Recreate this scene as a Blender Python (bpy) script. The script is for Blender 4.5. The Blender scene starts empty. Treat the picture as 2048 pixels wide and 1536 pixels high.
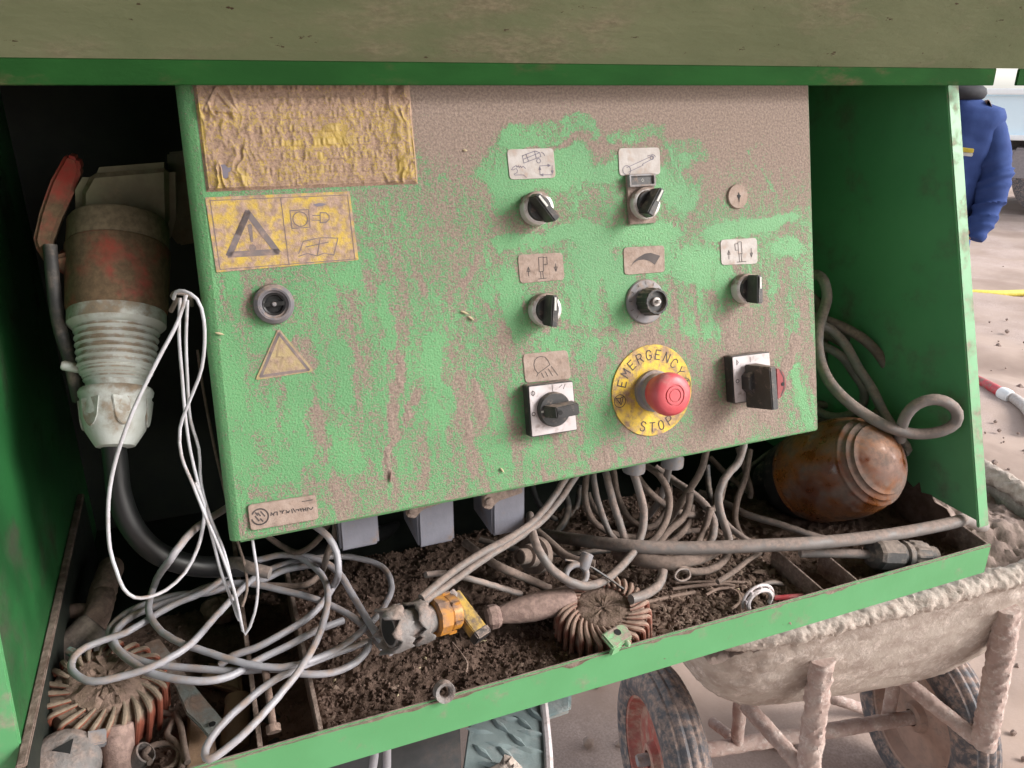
import bpy, bmesh, math, random
import numpy as np
from mathutils import Matrix, Vector
random.seed(7); RNG = np.random.default_rng(7)
S = bpy.context.scene
COL = S.collection
# ------------------------------------------------------------------ camera, sky, sun, exposure
H = 1.5                       # eye height above the ground
FPX, PSI, TH = 1560.0, math.radians(21.9), math.radians(20.9)
cam = bpy.data.cameras.new('camera'); cam.sensor_width = 36; cam.lens = 36 * FPX / 2048
cam.clip_start = 0.02; cam.clip_end = 2000
cam_o = bpy.data.objects.new('camera', cam); COL.objects.link(cam_o)
cam_o.location = (0, 0, H); cam_o.rotation_euler = (math.pi / 2 - TH, 0, -PSI)
S.camera = cam_o
SUN_EL, SUN_AZ = math.radians(30), math.radians(124)     # azimuth clockwise from +Y
W = bpy.data.worlds.new('World'); S.world = W; W.use_nodes = True
wn = W.node_tree; wn.nodes.clear()
wo = wn.nodes.new('ShaderNodeOutputWorld'); wb = wn.nodes.new('ShaderNodeBackground'); ws = wn.nodes.new('ShaderNodeTexSky')
ws.sky_type = 'NISHITA'; ws.sun_disc = False; ws.sun_elevation = SUN_EL; ws.sun_rotation = SUN_AZ
ws.air_density = 1.0; ws.dust_density = 1.5; ws.ozone_density = 0.5
wb.inputs['Strength'].default_value = 0.15
hs_ = wn.nodes.new('ShaderNodeHueSaturation'); hs_.inputs['Saturation'].default_value = .3      # overcast: a nearly white sky
wn.links.new(ws.outputs[0], hs_.inputs['Color']); wn.links.new(hs_.outputs[0], wb.inputs[0]); wn.links.new(wb.outputs[0], wo.inputs[0])
sl = bpy.data.lights.new('sun', 'SUN'); sl.energy = 1.5; sl.angle = math.radians(24); sl.color = (1, .96, .93)
so = bpy.data.objects.new('sun', sl); COL.objects.link(so)
sd = Vector((math.sin(SUN_AZ) * math.cos(SUN_EL), math.cos(SUN_AZ) * math.cos(SUN_EL), math.sin(SUN_EL)))
so.rotation_euler = sd.to_track_quat('Z', 'Y').to_euler(); so.location = (0, -3, 6)
S.view_settings.view_transform = 'Standard'; S.view_settings.look = 'None'
S.view_settings.exposure = 1.33; S.view_settings.gamma = 1
# ------------------------------------------------------------------ measuring on the photograph
cF = np.array([math.sin(PSI) * math.cos(TH), math.cos(PSI) * math.cos(TH), -math.sin(TH)])
cR = np.array([math.cos(PSI), -math.sin(PSI), 0.]); cU = np.cross(cR, cF)
EYE = np.array([0, 0, H])
def ray(x, y): return cR * (x - 1024) + cU * (768 - y) + cF * FPX
def aty(x, y, Y): d = ray(x, y); return d * (Y / d[1]) + EYE
def atz(x, y, Z): d = ray(x, y); return d * ((Z - H) / d[2]) + EYE
def atx(x, y, X): d = ray(x, y); return d * (X / d[0]) + EYE
def atp(x, y, p0, n): d = ray(x, y); return d * (np.dot(np.array(p0) - EYE, n) / d.dot(n)) + EYE
def pt(p): return aty(*p) if p[2] < .95 else atz(*p)     # below .95: distance Y; above: height Z
# front plane of the control box
pO = np.array([0, .597, H - .349]); pV = np.array([0, .082, .349]); pV /= np.linalg.norm(pV); pU = np.array([1., 0, 0]); pN = np.cross(pU, pV)
def uv(x, y): p = atp(x, y, pO, pN) - pO; return float(p.dot(pU)), float(p.dot(pV))
PM = Matrix(((pU[0], pV[0], pN[0], pO[0]), (pU[1], pV[1], pN[1], pO[1]), (pU[2], pV[2], pN[2], pO[2]), (0, 0, 0, 1)))
# ------------------------------------------------------------------ noise in numpy
def vnoise(x, y, seed=0):
    x = np.asarray(x, float); y = np.asarray(y, float)
    xi = np.floor(x).astype(np.int64); yi = np.floor(y).astype(np.int64); fx = x - xi; fy = y - yi
    fx = fx * fx * (3 - 2 * fx); fy = fy * fy * (3 - 2 * fy)
    def h(a, b):
        n = (a * 374761393 + b * 668265263 + seed * 974634777) & 0xffffffff
        n = ((n ^ (n >> 13)) * 1274126177) & 0xffffffff
        n = ((n ^ (n >> 15)) * 2246822519) & 0xffffffff
        return ((n ^ (n >> 16)) & 0xffff) / 65535.
    return (h(xi, yi) * (1 - fx) + h(xi + 1, yi) * fx) * (1 - fy) + (h(xi, yi + 1) * (1 - fx) + h(xi + 1, yi + 1) * fx) * fy
def fbm(x, y, seed=0, o=4):
    s = 0; a = .5; t = 0
    for k in range(o): s = s + a * vnoise(x * 2 ** k, y * 2 ** k, seed + k * 17); t += a; a *= .5
    return s / t
def sstep(a, b, x): t = np.clip((x - a) / (b - a), 0, 1); return t * t * (3 - 2 * t)
# ------------------------------------------------------------------ objects
def tag(o, label=None, cat=None, group=None, kind=None):
    for k, v in (('label', label), ('category', cat), ('group', group), ('kind', kind)):
        if v: o[k] = v
    return o
def empty(name, label, cat, M=None, group=None):
    o = bpy.data.objects.new(name, None); COL.objects.link(o); o.empty_display_size = .03
    if M is not None: o.matrix_world = M if isinstance(M, Matrix) else Matrix.Translation(Vector(M))
    return tag(o, label, cat, group)
def mk(name, geo, m, parent=None, M=None, smooth=True, bevel=0, seg=2, ang=40, origin=False):
    v, f = geo
    me = bpy.data.meshes.new(name)
    me.from_pydata([tuple(map(float, p)) for p in v], [], [tuple(map(int, q)) for q in f])
    bm = bmesh.new(); bm.from_mesh(me)
    bmesh.ops.recalc_face_normals(bm, faces=bm.faces)
    if bevel:
        es = [e for e in bm.edges if len(e.link_faces) == 2 and e.calc_face_angle(0) > .5]
        bmesh.ops.bevel(bm, geom=es, offset=bevel, segments=seg, affect='EDGES', clamp_overlap=True)
    bm.to_mesh(me); bm.free()
    if smooth:
        me.polygons.foreach_set('use_smooth', [True] * len(me.polygons)); me.set_sharp_from_angle(angle=math.radians(ang))
    me.materials.append(m)
    o = bpy.data.objects.new(name, me); COL.objects.link(o)
    if origin:
        c = Vector(np.mean([list(q.co) for q in me.vertices], axis=0)); me.transform(Matrix.Translation(-c)); M = Matrix.Translation(c)
    if parent is not None: o.parent = parent
    if M is not None: o.matrix_basis = M
    return o
def cat_geo(*gs):
    V = []; F = []
    for v, f in gs:
        k = len(V); V += list(v); F += [tuple(i + k for i in q) for q in f]
    return V, F
def box(c, s):
    x, y, z = c; a, b, d = s[0] / 2, s[1] / 2, s[2] / 2
    v = [(x + i * a, y + j * b, z + k * d) for i in (-1, 1) for j in (-1, 1) for k in (-1, 1)]
    return v, [(0, 1, 3, 2), (4, 6, 7, 5), (0, 4, 5, 1), (2, 3, 7, 6), (0, 2, 6, 4), (1, 5, 7, 3)]
def hexa(b, t):                     # two quads -> solid
    return list(b) + list(t), [(3, 2, 1, 0), (4, 5, 6, 7)] + [(i, (i + 1) % 4, 4 + (i + 1) % 4, 4 + i) for i in range(4)]
def plate(P, n, t):                 # planar polygon thickened along n
    P = [np.array(p, float) for p in P]; n = np.array(n, float) * t; k = len(P)
    return P + [p + n for p in P], [tuple(range(k))[::-1], tuple(range(k, 2 * k))] + [(i, (i + 1) % k, k + (i + 1) % k, k + i) for i in range(k)]
def prism(P, z0, z1): return plate([(x, y, z0) for x, y in P], (0, 0, 1), z1 - z0)
def rpoly(P, r, k=4):               # rounded polygon
    out = []; n = len(P)
    for i in range(n):
        a, b, c = (np.array(P[j % n], float) for j in (i - 1, i, i + 1))
        d1 = (a - b) / np.linalg.norm(a - b); d2 = (c - b) / np.linalg.norm(c - b)
        for j in range(k + 1):
            t = j / k; out.append(tuple((1 - t) ** 2 * (b + d1 * r) + 2 * t * (1 - t) * b + t * t * (b + d2 * r)))
    return out
def lathe(prof, seg=40, cap=True):  # profile of (r, z)
    v = []; f = []; m = len(prof)
    for r, z in prof:
        for i in range(seg): a = 2 * math.pi * i / seg; v.append((r * math.cos(a), r * math.sin(a), z))
    for j in range(m - 1):
        for i in range(seg): f.append((j * seg + i, j * seg + (i + 1) % seg, (j + 1) * seg + (i + 1) % seg, (j + 1) * seg + i))
    if cap: f.append(tuple(range(seg))[::-1]); f.append(tuple(range((m - 1) * seg, m * seg)))
    return v, f
def spline(P, step=None, n=None, closed=False):
    P = np.array(P, float); m = len(P); out = []
    for i in range(m if closed else m - 1):
        if closed: a, b, c, d = (P[(i + k) % m] for k in (-1, 0, 1, 2))
        else:
            b, c = P[i], P[i + 1]; a = P[i - 1] if i else 2 * b - c; d = P[i + 2] if i + 2 < m else 2 * c - b
        L = np.linalg.norm(c - b); k = n or max(2, int(L / step))
        # centripetal Catmull-Rom
        t0 = 0; t1 = t0 + max(np.linalg.norm(b - a) ** .5, 1e-4); t2 = t1 + max(L ** .5, 1e-4); t3 = t2 + max(np.linalg.norm(d - c) ** .5, 1e-4)
        for j in range(k):
            t = t1 + (t2 - t1) * j / k
            A1 = (t1 - t) / (t1 - t0) * a + (t - t0) / (t1 - t0) * b; A2 = (t2 - t) / (t2 - t1) * b + (t - t1) / (t2 - t1) * c; A3 = (t3 - t) / (t3 - t2) * c + (t - t2) / (t3 - t2) * d
            B1 = (t2 - t) / (t2 - t0) * A1 + (t - t0) / (t2 - t0) * A2; B2 = (t3 - t) / (t3 - t1) * A2 + (t - t1) / (t3 - t1) * A3
            out.append((t2 - t) / (t2 - t1) * B1 + (t - t1) / (t2 - t1) * B2)
    if not closed: out.append(P[-1])
    return np.array(out)
def tube(P, r, seg=12, closed=False):
    P = np.array(P, float); m = len(P); rr = r if hasattr(r, '__len__') else [r] * m
    T = np.roll(P, -1, 0) - np.roll(P, 1, 0) if closed else np.gradient(P, axis=0)
    T /= np.linalg.norm(T, axis=1)[:, None] + 1e-12
    n = np.cross(T[0], (0.3, .2, .9)); n /= np.linalg.norm(n); v = []; f = []
    for i in range(m):
        n = n - T[i] * n.dot(T[i]); n /= np.linalg.norm(n); b = np.cross(T[i], n)
        for k in range(seg):
            a = 2 * math.pi * k / seg; v.append(P[i] + rr[i] * (n * math.cos(a) + b * math.sin(a)))
    for i in range(m if closed else m - 1):
        for k in range(seg): j = (i + 1) % m; f.append((i * seg + k, i * seg + (k + 1) % seg, j * seg + (k + 1) % seg, j * seg + k))
    if not closed: f += [tuple(range(seg))[::-1], tuple(range((m - 1) * seg, m * seg))]
    return v, f
def axisM(p, q, up=(0, 0, 1)):      # local z runs from p to q
    p = Vector(p); z = (Vector(q) - p).normalized(); x = Vector(up).cross(z)
    if x.length < 1e-4: x = Vector((1, 0, 0))
    x.normalize(); y = z.cross(x)
    M = Matrix((x, y, z)).transposed().to_4x4(); M.translation = p; return M
def stroke2(lines, w, z, t=.00015): # drawn lines on a plane, as thin flat ribbons
    gs = []
    for L in lines:
        L = [np.array(p, float) for p in L]
        for a, b in zip(L[:-1], L[1:]):
            d = b - a; l = np.linalg.norm(d)
            if l < 1e-7: continue
            d /= l; q = np.array([-d[1], d[0]]) * w / 2; e = d * w * .3
            gs.append(prism([a - q - e, b - q + e, b + q + e, a + q - e], z, z + t))
    return cat_geo(*gs)
def grid_geo(nx, ny, fn):
    v = [fn(i / (nx - 1), j / (ny - 1)) for j in range(ny) for i in range(nx)]
    return v, [(j * nx + i, j * nx + i + 1, (j + 1) * nx + i + 1, (j + 1) * nx + i) for j in range(ny - 1) for i in range(nx - 1)]
# ------------------------------------------------------------------ materials
DUST = (.29, .22, .185)
def mat(name, c1, c2=None, rough=.5, metal=0, dust=None, dcol=DUST, up=0, ns=40, bump=.0, bs=300, attr=None, spec=.5, dth=.5, dsc=60, trans=0, stretch=None, chip=0, chipc=(.10, .05, .03), aw=1.6):
    m = bpy.data.materials.new(name); m.use_nodes = True; nt = m.node_tree; N = nt.nodes; L = nt.links
    b = N['Principled BSDF']; tc = N.new('ShaderNodeTexCoord'); co = tc.outputs['Object']
    if stretch:
        mp = N.new('ShaderNodeMapping'); mp.inputs['Scale'].default_value = stretch; L.new(co, mp.inputs[0]); co = mp.outputs[0]
    def noise(sc, det=5, ro=.55):
        n = N.new('ShaderNodeTexNoise'); n.inputs['Scale'].default_value = sc; n.inputs['Detail'].default_value = det; n.inputs['Roughness'].default_value = ro
        L.new(co, n.inputs['Vector']); return n.outputs['Fac']
    def ramp(x, a, bb):
        r = N.new('ShaderNodeMapRange'); r.interpolation_type = 'SMOOTHSTEP'; r.inputs[1].default_value = a; r.inputs[2].default_value = bb; L.new(x, r.inputs[0]); return r.outputs[0]
    def math_(op, x, y):
        n = N.new('ShaderNodeMath'); n.operation = op
        for i, q in enumerate((x, y)):
            if isinstance(q, (int, float)): n.inputs[i].default_value = q
            else: L.new(q, n.inputs[i])
        return n.outputs[0]
    def mix(fac, a, c):
        n = N.new('ShaderNodeMix'); n.data_type = 'RGBA'
        if isinstance(fac, (int, float)): n.inputs[0].default_value = fac
        else: L.new(fac, n.inputs[0])
        for i, q in ((6, a), (7, c)):
            if isinstance(q, tuple): n.inputs[i].default_value = (*q, 1)
            else: L.new(q, n.inputs[i])
        return n.outputs[2]
    col = mix(ramp(noise(ns), .35, .65), c1, c2 if c2 else tuple(x * .8 for x in c1))
    fac = None
    if chip:
        cf = ramp(noise(85, 7, .7), .74 - chip, .77 - chip); col = mix(cf, col, chipc)
    if dust is not None or up or attr:
        dust = dust or 0
        x = math_('MULTIPLY', noise(dsc, 8, .65), 1.0)
        if attr:
            at = N.new('ShaderNodeAttribute'); at.attribute_name = attr
            x2 = noise(620, 3, .65); x3 = noise(210, 5, .7)
            x = math_('ADD', math_('MULTIPLY', at.outputs['Fac'], aw), math_('ADD', math_('MULTIPLY', math_('SUBTRACT', x2, .5), 3.9), math_('MULTIPLY', math_('SUBTRACT', x3, .5), 2.6)))
            fac = math_('ADD', math_('MULTIPLY', ramp(x, .34, 1.14), .86), .13)
        else:
            if up:
                g = N.new('ShaderNodeNewGeometry'); sx = N.new('ShaderNodeSeparateXYZ'); L.new(g.outputs['Normal'], sx.inputs[0])
                x = math_('ADD', x, math_('MULTIPLY', sx.outputs[2], up))
            x = math_('ADD', x, dust)
            fac = ramp(x, dth - .13, dth + .13)
        dn = mix(ramp(noise(430 if attr else 180, 4, .65), .3, .7), tuple(q * .74 for q in dcol), tuple(min(1, q * 1.22) for q in dcol))
        col = mix(fac, col, dn)
    L.new(col, b.inputs['Base Color'])
    if fac is not None:
        r = N.new('ShaderNodeMapRange'); r.inputs[3].default_value = rough; r.inputs[4].default_value = .92; L.new(fac, r.inputs[0]); L.new(r.outputs[0], b.inputs['Roughness'])
        if metal:
            r = N.new('ShaderNodeMapRange'); r.inputs[3].default_value = metal; r.inputs[4].default_value = 0; L.new(fac, r.inputs[0]); L.new(r.outputs[0], b.inputs['Metallic'])
    else:
        rr = N.new('ShaderNodeMapRange'); rr.inputs[3].default_value = max(.05, rough - .1); rr.inputs[4].default_value = min(1, rough + .12); L.new(noise(ns * 1.7), rr.inputs[0]); L.new(rr.outputs[0], b.inputs['Roughness'])
        b.inputs['Metallic'].default_value = metal
    b.inputs['Specular IOR Level'].default_value = spec
    if trans: L.new(math_('MULTIPLY', math_('SUBTRACT', 1.0, fac), trans), b.inputs['Transmission Weight'])
    if bump:
        bn = N.new('ShaderNodeBump'); bn.inputs['Strength'].default_value = bump; bn.inputs['Distance'].default_value = .002
        hgt = noise(bs, 4, .6)
        if fac is not None: hgt = math_('ADD', hgt, math_('MULTIPLY', fac, .5))
        L.new(hgt, bn.inputs['Height']); L.new(bn.outputs[0], b.inputs['Normal'])
    return m
G1, G2 = (.10, .33, .13), (.12, .385, .15)
M_panel = mat('green paint under dust', G1, G2, .42, attr='dust', bump=.5, bs=520, ns=12, spec=.4)
M_paint = mat('green paint', (.055, .27, .08), (.05, .24, .07), .38, dust=.02, up=.12, bump=.1, bs=90, ns=9, dsc=25, dth=.62)
M_lip = mat('worn green paint', (.11, .345, .145), (.10, .32, .13), .42, chip=.03, dust=-.09, up=.35, bump=.08, bs=120, ns=14, dsc=40, dth=.60)
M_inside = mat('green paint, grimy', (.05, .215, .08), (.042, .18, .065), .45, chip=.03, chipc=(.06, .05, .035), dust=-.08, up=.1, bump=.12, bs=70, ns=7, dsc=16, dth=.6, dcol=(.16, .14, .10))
M_right = mat('dusty green side paint with painted daylight', (.10, .30, .135), (.08, .265, .115), .5, chip=.03, chipc=(.06, .05, .035), bump=.12, bs=70, ns=7, dust=-.07, dsc=14, dth=.56, dcol=(.13, .15, .10))  # lighter copy of the wall green; daylight on the right wall put into colour
M_left = mat('green paint with painted shade', (.022, .14, .038), (.012, .07, .02), .5, chip=.05, chipc=(.05, .045, .03), bump=.15, bs=60, ns=6, dust=-.06, dsc=14, dth=.58, dcol=(.05, .045, .03))  # wall green darkened to paint in the lack of light; chips are wear
M_back = mat('black painted shade', (.012, .016, .013), (.018, .022, .016), .6, bump=.2, bs=40)  # near-black colour painting the deep shade on back wall, floor and tray end
M_lid = mat('dusty green lid', (.195, .215, .125), (.155, .18, .10), .75, spec=.2, chip=.09, chipc=(.06, .035, .022), dust=-.04, bump=.3, bs=60, ns=6, dsc=9, dth=.60, dcol=(.25, .215, .15), stretch=(.7, 1.5, 1.5))
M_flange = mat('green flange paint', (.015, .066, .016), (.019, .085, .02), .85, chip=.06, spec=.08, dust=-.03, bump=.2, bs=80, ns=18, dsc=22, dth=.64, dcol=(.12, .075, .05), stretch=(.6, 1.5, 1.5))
M_dirt = mat('dry soil', (.10, .066, .05), (.165, .112, .088), 1.0, bump=.9, bs=500, ns=55, spec=.2)
M_crumb = mat('soil crumbs', (.085, .055, .042), (.165, .112, .09), 1.0, bump=.4, bs=700, ns=30, spec=.2)
M_chips = mat('dry chips', (.12, .08, .06), (.26, .19, .15), .9, bump=.4, bs=400, ns=40, spec=.2)
M_seed = mat('pale seed husk', (.5, .42, .26), (.6, .5, .33), .8)
M_cable = mat('grey cable', (.36, .355, .385), (.30, .29, .31), .42, dust=-.05, up=.13, bump=.12, bs=250, dsc=45, dth=.60)
M_wire = mat('pale thin wire', (.56, .56, .60), (.48, .47, .49), .4, dust=-.05, up=.1, dsc=60, dth=.6)
M_dcable = mat('dusty grey cable', (.18, .15, .13), (.13, .11, .095), .6, dust=.08, up=.25, bump=.2, bs=300, dsc=50, dth=.54, dcol=(.19, .14, .115))
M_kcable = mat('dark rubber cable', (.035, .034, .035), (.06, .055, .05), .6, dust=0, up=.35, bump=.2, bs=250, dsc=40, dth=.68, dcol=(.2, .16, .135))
M_mcable = mat('mid grey cable', (.165, .148, .14), (.215, .195, .185), .5, dust=0, up=.28, bump=.15, bs=250, dsc=45, dth=.60, dcol=(.24, .185, .16))
M_black = mat('black plastic', (.024, .023, .025), (.045, .042, .04), .42, dust=-.03, up=.22, bump=.1, bs=500, dsc=120, dth=.66)
M_greyp = mat('grey plastic', (.22, .215, .23), (.27, .26, .27), .45, dust=0, up=.2, bump=.1, bs=300, dsc=80, dth=.62)
M_hood = mat('grey connector plastic', (.235, .235, .275), (.2, .2, .235), .45, dust=-.04, up=.3, bump=.12, bs=250, dsc=50, dth=.62)
M_lever = mat('dusty lever', (.3, .25, .22), (.24, .19, .165), .7, dust=.12, up=.2, bump=.3, bs=300, dsc=70)
M_chrome = mat('silver bezel', (.66, .64, .62), (.56, .54, .52), .35, metal=.3, dust=-.02, up=.35, dsc=110, dth=.62)
M_dark = mat('dark hole', (.006, .006, .006), None, .7)
M_white = mat('white print', (.75, .74, .7), None, .6)
M_label = mat('dusty white label', (.52, .48, .455), (.44, .39, .36), .6, dust=.0, bump=.15, bs=350, ns=70, dsc=90, dth=.60, dcol=(.38, .29, .24))
M_label2 = mat('brown dusty label', (.40, .31, .26), (.34, .255, .21), .75, dust=.02, bump=.25, bs=350, ns=70, dsc=110, dth=.54, dcol=(.33, .245, .2))
M_face = mat('silvery plate', (.66, .60, .61), (.58, .52, .52), .4, dust=-.02, bump=.1, bs=200, ns=50, dsc=120, dth=.60, dcol=(.33, .25, .22))
M_yel = mat('yellow warning film', (.62, .43, .06), (.54, .37, .07), .5, dust=.065, bump=.35, bs=600, ns=60, dsc=95, dth=.535, dcol=(.40, .28, .225))
M_crump = mat('crumpled yellow film', (.50, .35, .07), (.40, .28, .065), .42, attr='dust', bump=.3, bs=700, dcol=(.34, .23, .17), ns=90, aw=1.5)
M_disc = mat('yellow legend disc', (.76, .53, .035), (.72, .49, .04), .45, dust=.0, bump=.2, bs=500, ns=60, dsc=85, dth=.515, dcol=(.33, .22, .15))
M_tri = mat('faded yellow triangle', (.44, .35, .17), (.38, .29, .15), .6, dust=.04, bump=.25, bs=500, dsc=110, dth=.55, dcol=(.36, .26, .2))
M_ink = mat('greyed ink', (.16, .135, .14), (.2, .165, .16), .7, dust=.0, dsc=120, dth=.56, dcol=(.3, .22, .19))
M_ink2 = mat('dark ink', (.06, .05, .05), (.1, .08, .075), .7)
M_faint = mat('faint worn ink', (.30, .225, .13), (.36, .27, .17), .7)
M_bclean = mat('clean black plastic', (.012, .012, .013), None, .4)
M_lockg = mat('worn dark grey plastic', (.12, .115, .13), (.16, .15, .16), .5, dust=-.02, up=.3, dsc=140, dth=.66)
M_blue = mat('bluish print', (.16, .15, .2), (.2, .18, .22), .7)
M_red = mat('red button plastic', (.56, .075, .09), (.60, .10, .115), .42, dust=-.02, bump=.06, bs=300, ns=50, dsc=60, dth=.66, up=.15, dcol=(.5, .2, .19))
M_dred = mat('dusty red plastic', (.34, .035, .025), (.27, .03, .022), .45, dust=.02, bump=.1, bs=200, dsc=26, dth=.45, dcol=(.13, .085, .048))
M_dred2 = mat('dull red plastic', (.30, .03, .035), (.24, .025, .03), .5, dust=-.02, dsc=90, dth=.58)
M_plug = mat('grubby white plastic', (.56, .59, .57), (.46, .48, .44), .45, dust=-.02, up=.2, bump=.1, bs=200, dsc=45, dth=.58, dcol=(.22, .17, .12))
M_sock = mat('dirty socket housing', (.15, .14, .085), (.11, .095, .06), .6, dust=.05, up=.3, bump=.15, bs=200, dsc=26, dth=.55, dcol=(.16, .12, .075))
M_amber = mat('dusty amber lens', (.55, .19, .035), (.22, .05, .015), .16, trans=.65, dust=.02, bump=.06, bs=120, ns=16, dsc=24, dth=.515, dcol=(.15, .105, .085))
M_orange = mat('dusty orange rubber', (.26, .09, .06), (.2, .065, .042), .6, dust=.06, up=.24, bump=.25, bs=350, dsc=55, dth=.56, dcol=(.30, .205, .16))
M_orange2 = mat('soiled orange plastic', (.25, .08, .048), (.19, .055, .035), .5, dust=.06, up=.62, bump=.3, bs=350, dsc=60, dth=.64, dcol=(.22, .17, .125))
M_brown = mat('brown handle', (.21, .135, .115), (.25, .165, .14), .8, dust=.05, up=.1, bump=.35, bs=400, dsc=90, dcol=(.29, .2, .17))
M_amberp = mat('orange plastic nut', (.52, .23, .03), (.45, .19, .03), .45, dust=.04, up=.1, bump=.1, dsc=70, dth=.63, dcol=(.2, .13, .1))
M_cutter = mat('scuffed yellow tool', (.45, .29, .055), (.36, .23, .05), .55, dust=.05, bump=.3, bs=300, ns=120, dsc=110, dth=.57, dcol=(.12, .09, .07))
M_torn = mat('torn grey plastic', (.20, .185, .18), (.14, .13, .125), .6, dust=.0, up=.1, bump=.5, bs=250, dsc=60, dth=.57, dcol=(.3, .23, .2))
M_steel = mat('oxidised flat steel', (.27, .30, .29), (.2, .2, .19), .5, metal=.3, dust=.0, up=.05, bump=.3, bs=160, ns=45, dsc=38, dth=.56, dcol=(.19, .13, .1))
M_rust = mat('muddy pipe', (.16, .105, .08), (.2, .14, .11), .85, dust=.05, bump=.7, bs=120, dsc=40, dcol=(.23, .16, .13))
M_wood = mat('dusty tan wood', (.36, .235, .15), (.28, .18, .115), .75, dust=.0, bump=.25, bs=200, dsc=50, dth=.56, dcol=(.3, .2, .15))
M_edge = mat('rusty steel strip', (.12, .078, .06), (.17, .115, .09), .85, dust=.0, bump=.5, bs=220, dsc=60)
M_tray = mat('dirty tray steel', (.07, .06, .045), (.06, .075, .045), .8, dust=.1, bump=.4, bs=160, dsc=40, dcol=(.13, .09, .07))
M_green2 = mat('pale green paint', (.22, .48, .24), (.18, .42, .2), .5, dust=.0, up=.15, bump=.3, bs=300, dsc=90, dth=.6)
M_tread = mat('worn grey-green checker plate', (.30, .375, .38), (.37, .45, .45), .4, metal=.2, dust=-.01, bump=.4, bs=110, ns=50, dsc=36, dth=.6, dcol=(.40, .41, .40))
M_chass = mat('dark blue-grey chassis', (.035, .042, .046), (.05, .055, .06), .55, dust=0, bump=.15, bs=60, dsc=18, dth=.6, dcol=(.11, .09, .08))
M_mud = mat('dried mortar', (.52, .45, .395), (.40, .33, .285), .95, chip=.05, chipc=(.20, .11, .07), bump=1.0, bs=190, ns=60, spec=.2)
M_tub = mat('mortar-stained tub', (.44, .375, .325), (.34, .275, .235), .9, chip=.05, chipc=(.17, .085, .05), dust=.0, bump=.6, bs=130, ns=22, dsc=40, dth=.57, dcol=(.55, .47, .42), spec=.25)
M_tube = mat('mortar-caked tube', (.44, .34, .30), (.35, .25, .22), .85, dust=0, bump=.8, bs=140, ns=35, dsc=60, dth=.58, dcol=(.52, .44, .40), spec=.3)
M_tyre = mat('dusty tyre rubber', (.055, .056, .065), (.085, .085, .095), .6, dust=.03, up=.05, bump=.25, bs=150, ns=20, dsc=60, dth=.58, dcol=(.3, .22, .185))
M_rim = mat('faded red rim', (.33, .07, .055), (.26, .075, .06), .6, dust=.05, bump=.4, bs=100, dsc=28, dth=.56, dcol=(.36, .23, .18))
M_rim2 = mat('mud-coloured rim', (.36, .24, .19), (.3, .2, .16), .75, dust=0, bump=.3, bs=60, dsc=20, dth=.6)
M_ground = mat('dusty earth', (.43, .33, .275), (.31, .23, .19), .95, chip=.02, chipc=(.16, .12, .10), dust=.0, bump=.8, bs=22, ns=1.6, dsc=.9, dth=.54, dcol=(.48, .38, .34), spec=.15)
M_heap = mat('grey heap', (.24, .18, .155), (.31, .24, .205), .95, bump=1, bs=120, ns=25, spec=.15)
M_cloth = mat('blue work jacket cloth', (.028, .052, .17), (.034, .064, .20), .85, bump=.5, bs=34, ns=14, spec=.2)
M_trous = mat('dark trousers cloth', (.03, .035, .06), None, .85)
M_skin = mat('skin', (.45, .26, .18), None, .55)
M_hair = mat('dark cloth cap', (.02, .02, .025), None, .8)
M_badge = mat('yellow badge', (.75, .6, .08), None, .6)
M_tblue = mat('pale blue truck paint', (.66, .80, .88), (.70, .83, .90), .4, ns=2)
M_twhite = mat('white truck body', (.85, .86, .86), (.83, .84, .84), .6)
M_tdark = mat('truck chassis', (.06, .055, .055), (.09, .08, .08), .8)
M_tgrey = mat('grey mudguard', (.24, .21, .22), (.28, .25, .25), .8)
M_hose = mat('red hose', (.62, .05, .07), None, .45, dust=-.05, dsc=30)
M_yline = mat('yellow hose on ground', (.72, .60, .10), None, .6)
M_twig = mat('dry twig', (.24, .165, .13), (.31, .225, .18), .85, bump=.3, bs=300)
M_teal = mat('turquoise paint spot', (.10, .36, .33), (.12, .28, .26), .7, dust=.0, dsc=120)
# ------------------------------------------------------------------ ground and the machine's cabinet
def gz(u, v):
    x = -12 + 60 * u ** 1.6; y = -8 + 60 * v ** 1.6
    return (x, y, 0)
XS = np.concatenate([np.linspace(-40, -.6, 12), np.linspace(-.5, 3.2, 190), np.linspace(3.3, 14, 130), np.linspace(15, 300, 12)])
YS = np.concatenate([np.linspace(-40, -.6, 10), np.linspace(-.5, 3, 160), np.linspace(3.1, 10, 110), np.linspace(11, 300, 12)])
gx, gy = np.meshgrid(XS, YS)
az = math.radians(54); sx_ = gx * math.sin(az) + gy * math.cos(az); tx_ = gx * math.cos(az) - gy * math.sin(az)
gzv = .02 * (fbm(gx * 2.2, gy * 2.2, 3) - .5) + .012 * (fbm(gx * 9, gy * 9, 5) - .5) * (gx < 4) + .10 * (fbm(sx_ * 3.2 + .5 * fbm(gx, gy, 9), tx_ * .35, 11) - .5) * sstep(3.2, 5, sx_)
mk('ground', ([(a, b, c) for a, b, c in zip(gx.ravel(), gy.ravel(), gzv.ravel())], [(j * len(XS) + i, j * len(XS) + i + 1, (j + 1) * len(XS) + i + 1, (j + 1) * len(XS) + i) for j in range(len(YS) - 1) for i in range(len(XS) - 1)]), M_ground)['kind'] = 'structure'
st = []
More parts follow.
